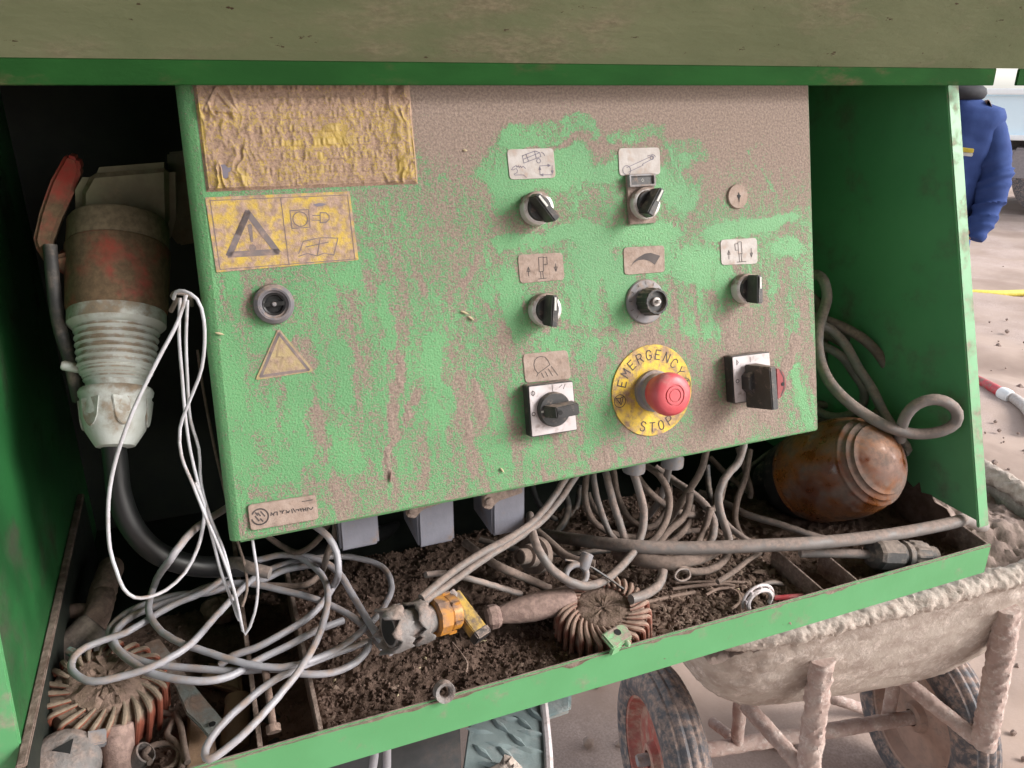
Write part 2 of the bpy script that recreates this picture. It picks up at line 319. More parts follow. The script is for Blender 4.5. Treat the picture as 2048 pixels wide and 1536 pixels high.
for k in range(900):
    x, y = RNG.uniform(.1, 3.4) + (k % 3 == 0) * RNG.uniform(0, 4), RNG.uniform(.6, 3.2) + (k % 3 == 0) * RNG.uniform(0, 2.5); r = RNG.uniform(.003, .012) * (1 + (RNG.random() < .1))
    bm = bmesh.new(); bmesh.ops.create_icosphere(bm, subdivisions=1, radius=r)
    st.append(([tuple(np.array(v.co) * RNG.uniform(.6, 1.2, 3) + (x, y, r * .5)) for v in bm.verts], [[v.index for v in f.verts] for f in bm.faces])); bm.free()
tag(mk('loose_stones', cat_geo(*st), M_heap, smooth=False), 'small loose stones scattered over the earth', 'stones', kind='stuff')

# unseen open shed roof over the machine; the yard to the right lies outside it
M_added_shed = bpy.data.materials.new('added sheet'); M_added_shed.use_nodes = True; M_added_shed.node_tree.nodes['Principled BSDF'].inputs['Base Color'].default_value = (.16, .15, .14, 1)
added_shed = mk('added_shed', cat_geo(box((-1.2, -2.5, 3.6), (7.8, 13.4, .08)), box((-1.7, -9.2, 1.78), (6.8, .1, 3.55))), M_added_shed)  # roof and added back wall, out of view, cut the sky light here
added_shed['kind'] = 'structure'
for x, y in ((2.6, -9), (2.6, 4.1), (-5, 4.1)): mk('post', box((x, y, 1.78), (.16, .16, 3.55)), M_added_shed, added_shed)
XL, XR, YLIP, YB = -.17, .80, .5125, 1.0
mac = empty('machine_cabinet', 'open green steel cabinet with front tray and raised lid, full of cables and tools', 'machine', (.3, .75, H - .545))
mi = Matrix.Translation((-.3, -.75, -(H - .545)))
def part(name, geo, m, **k): return mk(name, geo, m, mac, mi, **k)
Z = lambda z: H + z
def yz(P): return [(Y, Z(z)) for Y, z in P]
# right side wall with outward front flange
P = [(.6925, .014), (.5345, -.474), (.60, -.474), (.60, -.545), (YB, -.545), (YB, .03), (.6925, .03)]
rw = part('side_wall', plate([(XR, Y, Z(z)) for Y, z in P], (1, 0, 0), .003), M_right, smooth=False)
rf = [(.6927, .028), (.529, -.481)]
dirn = np.array([0, rf[1][0] - rf[0][0], rf[1][1] - rf[0][1]]); dirn /= np.linalg.norm(dirn); nn = np.array([0, dirn[2], -dirn[1]])
a = np.array([XR - .001, rf[0][0], Z(rf[0][1])]) - nn * .004; b = np.array([XR - .001, rf[1][0], Z(rf[1][1])]) - nn * .004
mk('front_flange', plate([a, b, b + [.017, 0, 0], a + [.018, 0, 0]], nn, .004), M_lip, rw, bevel=.0012)
sm = [(1790, 900), (1812, 960), (1826, 975), (1838, 965), (1842, 985), (1862, 990), (1870, 1005), (1893, 1018), (1905, 1040), (1890, 1075), (1800, 1090), (1760, 1000)]
mk('soil_smear', plate([atx(x, y, XR - .0012) for x, y in sm], (1, 0, 0), .001), M_dirt, rw, smooth=False)
P = [(.648, .03), (.525, -.52), (.525, -.545), (YB, -.545), (YB, .03)]
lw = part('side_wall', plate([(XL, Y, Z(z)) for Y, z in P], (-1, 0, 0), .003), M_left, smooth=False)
a = np.array([XL + .001, .646, Z(.028)]); b = np.array([XL + .001, .523, Z(-.52)])
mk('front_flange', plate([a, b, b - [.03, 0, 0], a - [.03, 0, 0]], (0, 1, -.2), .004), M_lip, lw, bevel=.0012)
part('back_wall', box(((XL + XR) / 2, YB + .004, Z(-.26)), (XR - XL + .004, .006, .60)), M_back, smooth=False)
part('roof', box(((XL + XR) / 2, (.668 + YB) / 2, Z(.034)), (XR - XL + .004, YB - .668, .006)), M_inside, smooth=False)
# lid: vertical flange at eye height, then the sheet leaning out over the viewer
fl = []
for x0, x1 in ((-.46, .839), (.8745, 1.32)): fl.append(box(((x0 + x1) / 2, .660, Z(.0094)), (x1 - x0, .003, .0176)))
lid = part('lid', plate([(-.46, .6585, Z(.0182)), (1.32, .6585, Z(.0182)), (1.32, .26, Z(.48)), (-.46, .26, Z(.48))], (0, .75, .65), .003), M_lid, smooth=False)
mk('lid_flange', cat_geo(*fl), M_flange, lid, bevel=.0006)
bars = cat_geo(box((-.455, .55, Z(.26)), (.004, .03, .50)))
# tray
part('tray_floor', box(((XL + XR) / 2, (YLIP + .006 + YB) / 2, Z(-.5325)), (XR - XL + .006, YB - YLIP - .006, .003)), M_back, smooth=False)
part('tray_lip', hexa([(XL + .003, YLIP, Z(-.529)), (XR + .003, YLIP, Z(-.533)), (XR + .003, YLIP + .004, Z(-.533)), (XL + .003, YLIP + .004, Z(-.529))],
                      [(XL + .003, YLIP, Z(-.489)), (XR + .003, YLIP, Z(-.494)), (XR + .003, YLIP + .004, Z(-.494)), (XL + .003, YLIP + .004, Z(-.489))]), M_lip, bevel=.0012)
we = []; n_ = 700
for i in range(n_):
    x = XL + .004 + (XR - XL - .002) * i / (n_ - 1); zt = -.489 - .005 * (x - XL) / (XR - XL)
    dp = .0004 + .0016 * float(fbm(x * 60, 3.1, 91)) ** 1.5 + .0085 * max(0, float(fbm(x * 26, 7.7, 92)) - .60) / .4 * (1.2 if x > .25 else .6)
    we += [(x, YLIP - .0003, Z(zt - .0012)), (x, YLIP - .0003, Z(zt - .0012 - dp))]
part('worn_edge', (we, [(2 * i, 2 * i + 2, 2 * i + 3, 2 * i + 1) for i in range(n_ - 1)]), M_edge, smooth=False)
part('tray_end', plate([(XR - .001, YLIP + .0045, Z(-.494)), (XR - .001, .66, Z(-.478)), (XR - .001, .66, Z(-.531)), (XR - .001, YLIP + .0045, Z(-.531))], (1, 0, 0), .004), M_edge, bevel=.0008)
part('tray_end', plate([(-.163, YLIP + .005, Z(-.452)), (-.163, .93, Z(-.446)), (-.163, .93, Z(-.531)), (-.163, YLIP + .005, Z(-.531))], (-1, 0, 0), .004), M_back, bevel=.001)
part('edge_strip', plate([(-.1695, YLIP + .005, Z(-.4515)), (-.1695, .93, Z(-.4455)), (-.1625, .93, Z(-.4455)), (-.1625, YLIP + .005, Z(-.4515))], (0, 0, 1), .0035), M_edge, bevel=.001)
for x, y1, t0, t1, w in ((.0374, .74, -.489, -.466, .004), (-.0103, .84, -.492, -.47, .004), (.5615, .60, -.497, -.492, .003), (.608, .575, -.497, -.492, .003)):
    part('divider', plate([(x, YLIP + .005, Z(t0)), (x, y1, Z(t1)), (x, y1, Z(-.531)), (x, YLIP + .005, Z(-.531))], (1, 0, 0), w), M_edge, bevel=.0006)
# underside of the machine seen below the lip
part('lower_panel', box((.0, .66, Z(-.78)), (.40, .02, .42)), M_chass, bevel=.004)
tpz = 1.5 - .62
T = [atz(945, 1400, tpz), atz(1085, 1378, tpz), atz(1098, 1540, tpz), atz(1080, 1640, tpz), atz(900, 1640, tpz), atz(925, 1540, tpz)]
step = part('step_plate', plate(T, (0, 0, -1), .006), M_tread, bevel=.0015)
tr = []
for k, (x, y, r) in enumerate([(1000, 1452, 1), (1047, 1447, 1), (958, 1462, 0), (1017, 1437, 0), (1035, 1482, 1), (1000, 1490, 0), (965, 1505, 1), (1012, 1508, 1), (1063, 1466, 0), (1060, 1500, 0), (1070, 1430, 1), (985, 1530, 0), (1035, 1535, 1)]):
    c = atz(x, y, tpz); a_ = .5 if r else -.6
    d = np.array([math.cos(a_ + .7 * r), math.sin(a_ + .7 * r) * (-1 if r else 1), 0]) * .0155; q = np.array([-d[1], d[0], 0]) * .3; up = np.array([0, 0, .0032])
    tr.append(([c - d, c - q, c + d, c + q, c - d * .5 + up, c - q * .3 + up, c + d * .5 + up, c + q * .3 + up], [(0, 1, 5, 4), (1, 2, 6, 5), (2, 3, 7, 6), (3, 0, 4, 7), (4, 5, 6, 7)]))
for t in tr: mk('tread_diamond', t, M_tread, step)
ed = [atz(1085, 1378, tpz), atz(1098, 1540, tpz), atz(1090, 1640, tpz)]
mk('step_edge', tube(spline(ed, .01), .0045, 8), M_face, step)
part('bracket', hexa([atz(1084, 1445, .84), atz(1142, 1425, .84), atz(1143, 1385, .84), atz(1086, 1400, .84)], [atz(1084, 1440, .87), atz(1142, 1418, .87), atz(1143, 1375, .87), atz(1086, 1390, .87)]), M_tread, bevel=.003)
c = atz(1014, 1556, tpz + .004)
V, F = lathe([(.012, -.004), (.018, .002), (.015, .010), (.006, .013)], 14)
V = [np.array(p) * (1 + .35 * (RNG.random() - .5)) for p in V]
tag(mk('mud_clod', (V, F), M_mud, M=Matrix.Translation(Vector(c)), smooth=False), 'pale dried mud clod on the checker plate step', 'clod')
def cable(pts, r, m, label, name='cable', cat='cable', seg=12, group=None, wob=0, step=.006):
    P = spline([pt(p) for p in pts], step)
    if wob: P = P + (RNG.random(P.shape) - .5) * wob
    return tag(mk(name, tube(P, r, seg), m, origin=True, ang=70), label, cat, group)
for k, dx in enumerate((0, 22)):
    cable([(752 + dx, 1490, .60), (745 + dx * 1.3, 1540, .60), (735 + dx * 1.6, 1600, .60), (730 + dx * 1.6, 1680, .60)], .0042, M_cable, 'pale tube hanging below the tray, ' + ('left' if k == 0 else 'right') + ' one of the pair', 'hanging_tube', 'tube', group='pale tubes below the tray')
# ------------------------------------------------------------------ soil lying in the tray
def soil_z(x, y):
    main = sstep(.030, .05, x)
    z = -.528 + .006 * main + .012 * main * sstep(.56, .78, y) * (1 - sstep(.45, .7, x)) + .012 * sstep(.66, .80, x) * sstep(.58, .75, y)
    z = z + .012 * sstep(.15, .45, x) * sstep(.50, .60, y) * (1 - sstep(.52, .6, x))
    z = z + .012 * (fbm(x * 22, y * 22, 21) - .5) + (.0085 * (fbm(x * 95, y * 95, 22, 3) - .5) + .004 * (fbm(x * 260, y * 260, 23, 2) - .5)) * (.45 + .55 * main)
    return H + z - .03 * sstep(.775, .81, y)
nx, ny = 520, 210
ux = np.linspace(XL + .004, XR - .003, nx); uy = np.concatenate([np.linspace(YLIP + .005, .76, 180), np.linspace(.763, .82, ny - 180)])
ax_, ay_ = np.meshgrid(ux, uy); az_ = soil_z(ax_, ay_)
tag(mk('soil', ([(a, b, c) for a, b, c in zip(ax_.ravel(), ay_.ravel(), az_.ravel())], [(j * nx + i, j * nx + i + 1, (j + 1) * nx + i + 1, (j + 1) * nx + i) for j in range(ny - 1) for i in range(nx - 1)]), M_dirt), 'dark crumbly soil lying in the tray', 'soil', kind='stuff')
def scatter(n, xr, yr, size, seed, flat=.8, squash=1, elong=1):
    g = np.random.default_rng(seed); V = []; F = []
    base = np.array([(1, 0, 0), (-1, 0, 0), (0, 1, 0), (0, -1, 0), (0, 0, 1), (0, 0, -1)], float); bf = [(0, 2, 4), (2, 1, 4), (1, 3, 4), (3, 0, 4), (2, 0, 5), (1, 2, 5), (3, 1, 5), (0, 3, 5)]
    X = g.uniform(*xr, n); Y = yr[0] + (yr[1] - yr[0]) * g.random(n) ** 1.3; R = size[0] + (size[1] - size[0]) * g.random(n) ** 3; Zs = soil_z(X, Y)
    for x, y, z, r in zip(X, Y, Zs, R):
        q = base * g.uniform(.75, 1.15, (6, 1)) * r * [elong, 1, squash]; t = g.uniform(0, 6.28); tl = g.normal(0, .3)
        c, s = math.cos(t), math.sin(t); q = np.stack([q[:, 0] * c - q[:, 1] * s, q[:, 0] * s + q[:, 1] * c, q[:, 2] + q[:, 0] * tl], 1)
        k = len(V); V += list(q + (x, y, z + r * squash * flat * .6)); F += [(i + k, j + k, l + k) for i, j, l in bf]
    return V, F
tag(mk('soil_crumbs', cat_geo(scatter(11000, (.045, .56), (.518, .80), (.0006, .0030), 1), scatter(1500, (-.16, .04), (.518, .8), (.0006, .0024), 2), scatter(1200, (.565, .79), (.518, .62), (.0006, .0024), 3)), M_crumb, smooth=False), 'soil crumbs over the tray', 'soil', kind='stuff')
tag(mk('dry_chips', cat_geo(scatter(1500, (.33, .56), (.518, .66), (.0018, .0058), 4, .9, .35, 1.7), scatter(160, (.05, .33), (.518, .6), (.0015, .004), 5, .9, .4, 1.5)), M_chips, smooth=False), 'dry flat chips and leaf scraps on the soil', 'debris', kind='stuff')
tag(mk('seed_husks', cat_geo(scatter(26, (.06, .5), (.518, .62), (.0012, .0022), 6, 1.2, .6, 1.8)), M_seed, smooth=False), 'pale seed husks on the soil', 'debris', kind='stuff')
# ------------------------------------------------------------------ the control box
cb = empty('control_box', 'green steel control box caked with brown dust, with switches and an emergency stop', 'control panel', PM)
def onp(name, geo, m, parent=None, M=None, **k): return mk(name, geo, m, parent or cb, M, **k)
def seg_d(px, py, s):
    x0, y0, x1, y1 = s; dx, dy = x1 - x0, y1 - y0; t = np.clip(((px - x0) * dx + (py - y0) * dy) / (dx * dx + dy * dy + 1e-9), 0, 1)
    return np.hypot(px - x0 - t * dx, py - y0 - t * dy)
VT = .383
def ul(v): return -.001 + .0119 * v / .36
nx, ny = 520, 340
gu, gv = np.meshgrid(np.linspace(0, 1, nx), np.linspace(0, 1, ny))
V_ = gv * VT; U_ = ul(V_) + gu * (.599 - ul(V_))
wp = pO + U_[..., None] * pU + V_[..., None] * pV - EYE
px = 1024 + FPX * wp.dot(cR) / wp.dot(cF); py = 768 - FPX * wp.dot(cU) / wp.dot(cF)
wx = (fbm(U_ * 45, V_ * 45, 31) - .5) * 50; wy = (fbm(U_ * 45, V_ * 45, 32) - .5) * 50
qx, qy = px + wx, py + wy
d = .40 + .22 * (fbm(U_ * 16, V_ * 16, 33) - .5)
d += .62 * sstep(380, 190, qy) * sstep(560, 880, qx) + .12 * sstep(420, 250, qy) * sstep(600, 800, qx)
d += .30 * sstep(1300, 1420, qx) * sstep(470, 380, qy) + .17 * sstep(800, 900, qx) * sstep(760, 500, qy) * sstep(1040, 960, qx)
d += .20 * sstep(1000, 1200, qx) * sstep(620, 700, qy)
lean = U_ + .10 * V_
stk = fbm(lean * 120, V_ * 24, 35, 6); stk2 = fbm(lean * 42, V_ * 9, 36, 5)
lowz = sstep(440, 600, qy)
d += lowz * (.42 * sstep(.46, .66, stk * .72 + stk2 * .28) - .10) + .75 * (fbm(lean * 260, V_ * 110, 39, 4) - .5)
blot = fbm(U_ * 60, V_ * 38, 37, 4)
d += .28 * sstep(.47, .68, blot) * sstep(1010, 1100, qx) * sstep(.44, .6, fbm(U_ * 14, V_ * 14, 38, 2))
for s, r, a_ in [((985, 345, 1012, 290), 26, .5), ((1020, 275, 1180, 248), 17, .7), ((1000, 385, 1140, 330), 30, .45), ((1110, 330, 1230, 330), 34, .5), ((1230, 268, 1310, 262), 14, .55), ((1345, 290, 1390, 300), 24, .6), ((1340, 340, 1375, 390), 26, .5),
                 ((1000, 492, 1200, 462), 16, .5), ((1190, 478, 1340, 470), 20, .5), ((1420, 470, 1580, 440), 13, .55), ((1175, 520, 1235, 560), 34, .45), ((1345, 525, 1440, 550), 32, .5), ((1580, 490, 1575, 500), 16, .55), ((1000, 560, 1030, 640), 28, .4),
                 ((1150, 600, 1240, 640), 30, .35), ((400, 230, 440, 520), 16, .5), ((440, 560, 480, 1000), 30, .32), ((500, 700, 620, 900), 55, .25), ((690, 560, 720, 520), 20, .35), ((770, 590, 778, 690), 13, .6), ((690, 700, 690, 800), 18, .4),
                 ((868, 690, 880, 830), 17, .45), ((1430, 660, 1380, 660), 14, .3), ((1120, 690, 1220, 700), 22, .35), ((1180, 900, 1220, 760), 18, .3), ((1140, 960, 1500, 895), 18, .25), ((1600, 760, 1620, 860), 20, .45), ((960, 900, 1050, 985), 25, .25), ((560, 960, 700, 930), 30, .25), ((1500, 300, 1540, 380), 3, .4), ((1540, 270, 1500, 300), 6, .3)]:
    dd = seg_d(qx, qy, s); d -= a_ * sstep(r * 1.45, r * .75, dd)
for s, r, a_ in [((806, 715, 776, 950), 9, .55), ((838, 790, 818, 840), 8, .5), ((950, 505, 925, 570), 6, .5), ((1592, 665, 1568, 775), 8, .6), ((640, 830, 630, 960), 16, .3), ((920, 760, 960, 920), 26, .3), ((1065, 480, 1060, 460), 30, .25), ((1295, 640, 1290, 680), 34, .4), ((1500, 690, 1490, 660), 50, .25), ((1420, 850, 1500, 830), 40, .3), ((1210, 300, 1180, 300), 18, .5), ((610, 730, 600, 700), 20, .4), ((700, 980, 760, 1000), 40, .2), ((520, 985, 600, 975), 14, .3)]:
    dd = seg_d(qx, qy, s); d += a_ * sstep(r * 1.5, r * .6, dd)
d = np.clip(d, 0, 1.2)
hgt = .0008 * sstep(.75, 1.15, d) * fbm(U_ * 160, V_ * 160, 40, 3) * sstep(300, 480, py)
G = [(a, b, c) for a, b, c in zip(U_.ravel(), V_.ravel(), hgt.ravel())]
door = onp('door', (G, [(j * nx + i, j * nx + i + 1, (j + 1) * nx + i + 1, (j + 1) * nx + i) for j in range(ny - 1) for i in range(nx - 1)]), M_panel)
def setattr_(o, vals):
    a = o.data.attributes.new('dust', 'FLOAT', 'POINT'); a.data.foreach_set('value', np.asarray(vals, np.float32).ravel())
setattr_(door, d)
e0, e1 = ul(0), ul(VT)
edge = []
prof = [(0, 0), (-.0035, -.0012), (-.0065, -.004), (-.008, -.008), (-.008, -.020)]
v_, f_ = [], []
for k, (du, dn) in enumerate(prof): v_ += [(e0 + du, -.0005, dn), (e1 + du * 1.5, VT, dn)]
f_ = [(2 * k, 2 * k + 1, 2 * k + 3, 2 * k + 2) for k in range(4)]
ed = onp('door_edge', (v_, f_), M_panel); setattr_(ed, [.12, .12, .05, .05, .1, .1, .2, .2, .2, .2])
v_ = [(e0, 0, 0), (.599, 0, 0), (.6015, 0, -.0025), (.6015, 0, -.02), (.599, VT, 0), (.6015, VT, -.0025), (.6015, VT, -.02), (.599, -.0025, -.0025), (e0, -.0025, -.0025), (e0, -.0025, -.02), (.599, -.0025, -.02)]
ed = onp('door_edge', (v_, [(1, 2, 5, 4), (2, 3, 6, 5), (0, 1, 7, 8), (1, 2, 7), (8, 7, 10, 9), (7, 2, 3, 10)]), M_panel); setattr_(ed, [.2] * 11)
ed.data['dust'] = 1
body = onp('body', hexa([(e0 - .004, .004, -.2), (.596, .004, -.2), (.596, .375, -.2), (e1 - .008, .375, -.2)], [(e0 - .004, .004, -.0205), (.596, .004, -.0205), (.596, .375, -.0205), (e1 - .008, .375, -.0205)]), M_paint, bevel=.003)
def zz(ox, oy, s): return lambda x, y: uv(ox + x / s, oy + y / s)
z3 = zz(960, 260, 3.012); z4 = zz(1000, 280, 5.851); z6 = zz(1020, 680, 7.317); z7 = zz(1420, 670, 8.086); zs = zz(400, 370, 6.206); zb = zz(480, 970, 11.378); zl = zz(380, 560, 2.744)
def label(Q, m=M_label, z=.0008, r=.004):
    return onp('label_plate', prism(rpoly([uv(*q) for q in Q], r), .0001, z), m, bevel=.0002, seg=1)
def arrow(a, b, h=.0025):
    a, b = np.array(a), np.array(b); q = (b - a) / np.linalg.norm(b - a); p = np.array([-q[1], q[0]])
    return [[a, b], [b - q * h + p * h * .4, b, b - q * h - p * h * .4, b - q * h + p * h * .4]]
def arc(c, r, a0, a1, n=14): return [(c[0] + r * math.cos(math.radians(a0 + (a1 - a0) * i / n)), c[1] + r * math.sin(math.radians(a0 + (a1 - a0) * i / n))) for i in range(n + 1)]
def icon(p, lines, w=.0006, m=M_ink2, z=.00085): return mk('pictogram', stroke2(lines, w, z), m, p, smooth=False)
L1 = label([(1013, 299), (1106, 296.5), (1111, 355.6), (1019, 359.6)][::-1])
m_ = lambda P: [z4(*q) for q in P]
icon(L1, [m_([(262, 185), (405, 130), (460, 150), (475, 195), (275, 272), (258, 185), (300, 170), (330, 250)]), m_([(275, 225), (460, 150)]), m_([(400, 135), (420, 215)]), arc(z4(447, 245), .0019, 0, 360), m_([(480, 145), (505, 160), (520, 185)]),
          m_([(130, 350), (150, 320), (185, 300), (195, 320), (210, 302), (222, 325), (235, 305), (250, 325), (265, 308), (295, 335)]), m_([(130, 350), (150, 352), (185, 335), (200, 355), (195, 385), (160, 400), (170, 412), (270, 410), (305, 440)]),
          *arrow(z4(460, 305), z4(585, 298)), *arrow(z4(605, 300), z4(608, 395)), *arrow(z4(608, 408), z4(470, 410)), *arrow(z4(465, 412), z4(460, 315))], .0006, M_blue)
L2 = label([(1235.6, 297), (1318.6, 295), (1320, 349), (1238, 352)][::-1])
icon(L2, [arc(z4(1478, 355), .0042, 0, 360), m_([(1478, 325), (1760, 195), (1785, 200), (1780, 222), (1660, 285), (1670, 295), (1650, 305), (1495, 378)]), arc(z4(1772, 208), .0018, 0, 360), m_([(1720, 190), (1780, 170), (1805, 185), (1812, 200)])], .00055, M_blue)
L3 = label([(1034.7, 509.7), (1124, 505), (1128.7, 559.5), (1039.7, 567)][::-1], M_label2)
m_ = lambda P: [z3(*q) for q in P]
icon(L3, [m_([(350, 768), (378, 765), (380, 850), (355, 855), (350, 768)]), m_([(380, 768), (400, 766), (403, 808), (383, 812)]), m_([(362, 855), (366, 895)]), m_([(376, 852), (380, 893)]), m_([(348, 898), (398, 892)]), *arrow(z3(291, 880), z3(289, 825), .004), *arrow(z3(453, 805), z3(455, 852), .004)], .0006)
L4 = label([(1246, 495), (1328, 490.7), (1329, 544), (1248, 550)][::-1], M_label2)
fan = [z3(*q) for q in [(905, 822), (925, 790), (955, 765), (990, 745), (1025, 740), (1083, 758), (1050, 812), (1020, 790), (985, 780), (950, 785), (925, 800)]]
mk('pictogram', prism(fan, .0008, .001), M_ink2, L4, smooth=False)
L5 = label([(1439.8, 479.8), (1512.8, 475.8), (1514.5, 527.3), (1442, 530.6)][::-1])
icon(L5, [m_([(1550, 675), (1570, 674), (1575, 745), (1555, 747), (1550, 675)]), m_([(1550, 685), (1532, 687), (1536, 725), (1553, 723)]), m_([(1557, 748), (1560, 793)]), m_([(1570, 746), (1574, 792)]), m_([(1545, 796), (1600, 792)]), *arrow(z3(1497, 778), z3(1495, 725), .004), *arrow(z3(1630, 712), z3(1632, 765), .004)], .0006)
L6 = label([(1045, 708), (1134, 700), (1142, 757), (1050, 766)][::-1], M_label2, .0008)
m_ = lambda P: [z6(*q) for q in P]
icon(L6, [m_([(405, 485), (360, 430), (345, 360), (360, 290), (400, 250), (450, 238), (510, 250), (550, 300), (578, 360), (405, 488)]), m_([(405, 488), (385, 530)]), m_([(455, 480), (490, 550)]), m_([(510, 460), (548, 530)]), m_([(555, 420), (618, 520)]), m_([(600, 385), (695, 515)])], .0006)
rs = uv(1474, 393)
sticker = onp('blanking_plug', lathe([(.0118, 0), (.0122, .001), (.0115, .0022), (.001, .0024)], 32), M_label2, M=Matrix.Translation((rs[0], rs[1], 0)))
mk('torn_hole', prism([(0, .004), (.0016, .001), (.003, .0005), (.0012, -.002), (.0005, -.006), (-.0006, -.002), (-.002, .001), (-.0005, .0015)], .0025, .0027), M_dark, sticker, smooth=False)
# selector switches
def selector(px_, ang, big=1, collar_m=M_chrome, plate_=False):
    u, v = uv(*px_); s = onp('selector_switch', lathe([(.0112, .004), (.0112, .0105), (.0104, .0118), (.0005, .0122)], 36), M_black, M=Matrix.Translation((u, v, 0)))
    mk('bezel', lathe([(.0150, 0), (.0152, .0050), (.0146, .0088), (.0130, .0100), (.0116, .0100), (.0116, .0085)], 40, False), collar_m, s)
    R = Matrix.Rotation(math.radians(ang), 4, 'Z')
    # handle: pointed bar, pointer end along +x
    bt = [(-.0135, -.0058, .0105), (.0135, -.0036, .0105), (.0135, .0036, .0105), (-.0135, .0058, .0105)]
    tp = [(-.0150, -.0036, .0275), (.0130, -.0026, .0270), (.0130, .0026, .0270), (-.0150, .0036, .0275)]
    h = mk('handle', hexa(bt, tp), M_black, s, R, bevel=.0011)
    mk('pointer_mark', box((.0055, .0, .0274), (.0115, .0019, .0008)), M_white, h, smooth=False)
    if plate_:
        mk('base_plate', prism(rpoly([(-.0165, -.0185), (.0125, -.0185), (.0125, .028), (-.0165, .028)], .001), .0001, .003), M_lever, s, bevel=.0004)
        fr = mk('legend_frame', cat_geo(box((-.002, .0262, .0045), (.028, .0016, .006)), box((-.002, .0166, .0045), (.028, .0016, .006)), box((-.0152, .0214, .0045), (.0016, .0082, .006)), box((.0112, .0214, .0045), (.0016, .0082, .006))), M_greyp, s, smooth=False)
        mk('legend_insert', box((-.002, .0214, .0042), (.0248, .0080, .002)), M_black, s, smooth=False)
        mk('lettering', stroke2([arc((-.001, .0214), .0011, 0, 360)], .0006, .0054), M_white, s, smooth=False)
    return s
selector((1070, 418), 128); selector((1284, 408), 57, plate_=True); selector((1086, 619), 84); selector((1486, 577), 88)
# speed knob
u, v = uv(1290, 603); s = onp('speed_knob', lathe([(.0108, .0), (.0108, .006), (.0104, .0075)], 40), M_black, M=Matrix.Translation((u, v, 0)))
mk('dial_plate', lathe([(.0212, 0), (.0215, .0012), (.0205, .0026), (.0150, .0038), (.0112, .0040)], 44), M_greyp, s)
v_, f_ = [], []
K = 64
for z_, r1, r2 in ((.0065, .0138, .0132), (.0215, .0126, .0119), (.0225, .0116, .0113), (.0225, .0100, .0100), (.0185, .0092, .0092), (.0185, .0005, .0005)):
    for i in range(K): r = r1 if i % 4 < 2 else r2; a_ = 2 * math.pi * i / K; v_.append((r * math.cos(a_), r * math.sin(a_), z_))
f_ = [(j * K + i, j * K + (i + 1) % K, (j + 1) * K + (i + 1) % K, (j + 1) * K + i) for j in range(5) for i in range(K)]
mk('knob', (v_, f_), M_black, s, ang=25)
mk('shaft', cat_geo(lathe([(.0042, .0186), (.0042, .0215), (.002, .0222), (.002, .0205)], 20), lathe([(.0018, .0186), (.0018, .0262), (.0008, .0268)], 14)), M_chrome, s)
mk('scale_mark', stroke2([[(.0165 * math.cos(a_), .0165 * math.sin(a_)), (.0195 * math.cos(a_), .0195 * math.sin(a_))] for a_ in [math.radians(-50 + 28 * k) for k in range(11)]], .0005, .0036), M_ink2, s, smooth=False)
# lock
u, v = uv(547, 608); s = onp('door_lock', lathe([(.0158, 0), (.0162, .003), (.0155, .0062), (.0128, .0082), (.0112, .0080), (.0104, .0062), (.0092, .0058), (.0092, .001)], 44, False), M_lockg, M=Matrix.Translation((u, v, 0)))
mk('lock_insert', lathe([(.0092, .0015), (.0092, .0058), (.0086, .0064), (.0074, .0060), (.0068, .0030), (.0005, .0030)], 32), M_bclean, s)
mk('key_slot', cat_geo(prism(arc((0, 0), .0056, 0, 352, 24), .0031, .0034), box((0, 0, .0048), (.0176, .0032, .003))), M_dark, s, smooth=False)
mk('pin', lathe([(.0018, .003), (.0018, .0072), (.0012, .0078)], 14), M_greyp, s)
# emergency stop
GL = {'E': [[(.9, 0), (0, 0), (0, 1), (.9, 1)], [(0, .52), (.7, .52)]], 'M': [[(0, 0), (0, 1), (.5, .45), (1, 1), (1, 0)]], 'R': [[(0, 0), (0, 1), (.65, 1), (.9, .85), (.9, .65), (.65, .5), (0, .5)], [(.5, .5), (.95, 0)]],
      'G': [[(.9, .8), (.7, 1), (.25, 1), (0, .75), (0, .25), (.25, 0), (.7, 0), (.92, .2), (.92, .45), (.55, .45)]], 'N': [[(0, 0), (0, 1), (.9, 0), (.9, 1)]], 'C': [[(.9, .8), (.7, 1), (.25, 1), (0, .75), (0, .25), (.25, 0), (.7, 0), (.9, .2)]],
      'Y': [[(0, 1), (.5, .5), (1, 1)], [(.5, .5), (.5, 0)]], 'S': [[(.9, .82), (.7, 1), (.2, 1), (0, .8), (.1, .6), (.8, .42), (.92, .2), (.7, 0), (.2, 0), (0, .18)]], 'T': [[(0, 1), (1, 1)], [(.5, 1), (.5, 0)]],
      'O': [[(.25, 0), (0, .25), (0, .75), (.25, 1), (.65, 1), (.9, .75), (.9, .25), (.65, 0), (.25, 0)]], 'P': [[(0, 0), (0, 1), (.65, 1), (.9, .85), (.9, .6), (.65, .45), (0, .45)]], 'I': [[(.5, 0), (.5, 1)]], '0': [[(.25, 0), (.05, .25), (.05, .75), (.25, 1), (.6, 1), (.8, .75), (.8, .25), (.6, 0), (.25, 0)]]}
def glyph(ch, ox, oy, rot, w, h):
    c, s_ = math.cos(rot), math.sin(rot)
    return [[(ox + ((x - .5) * w) * c - ((y - .5) * h) * s_, oy + ((x - .5) * w) * s_ + ((y - .5) * h) * c) for x, y in L] for L in GL[ch]]
u, v = .3952, .0706
es = onp('emergency_stop', lathe([(.0168, .012), (.0172, .022), (.0198, .0235), (.0208, .028), (.0208, .033), (.0196, .0372), (.0165, .0395), (.0118, .0408), (.0104, .0409), (.0104, .0401), (.0090, .0401), (.0090, .0411), (.0064, .0412), (.0064, .0404), (.0056, .0404), (.0056, .0411), (.0002, .0412)], 56), M_red, M=Matrix.Translation((u, v, 0)))
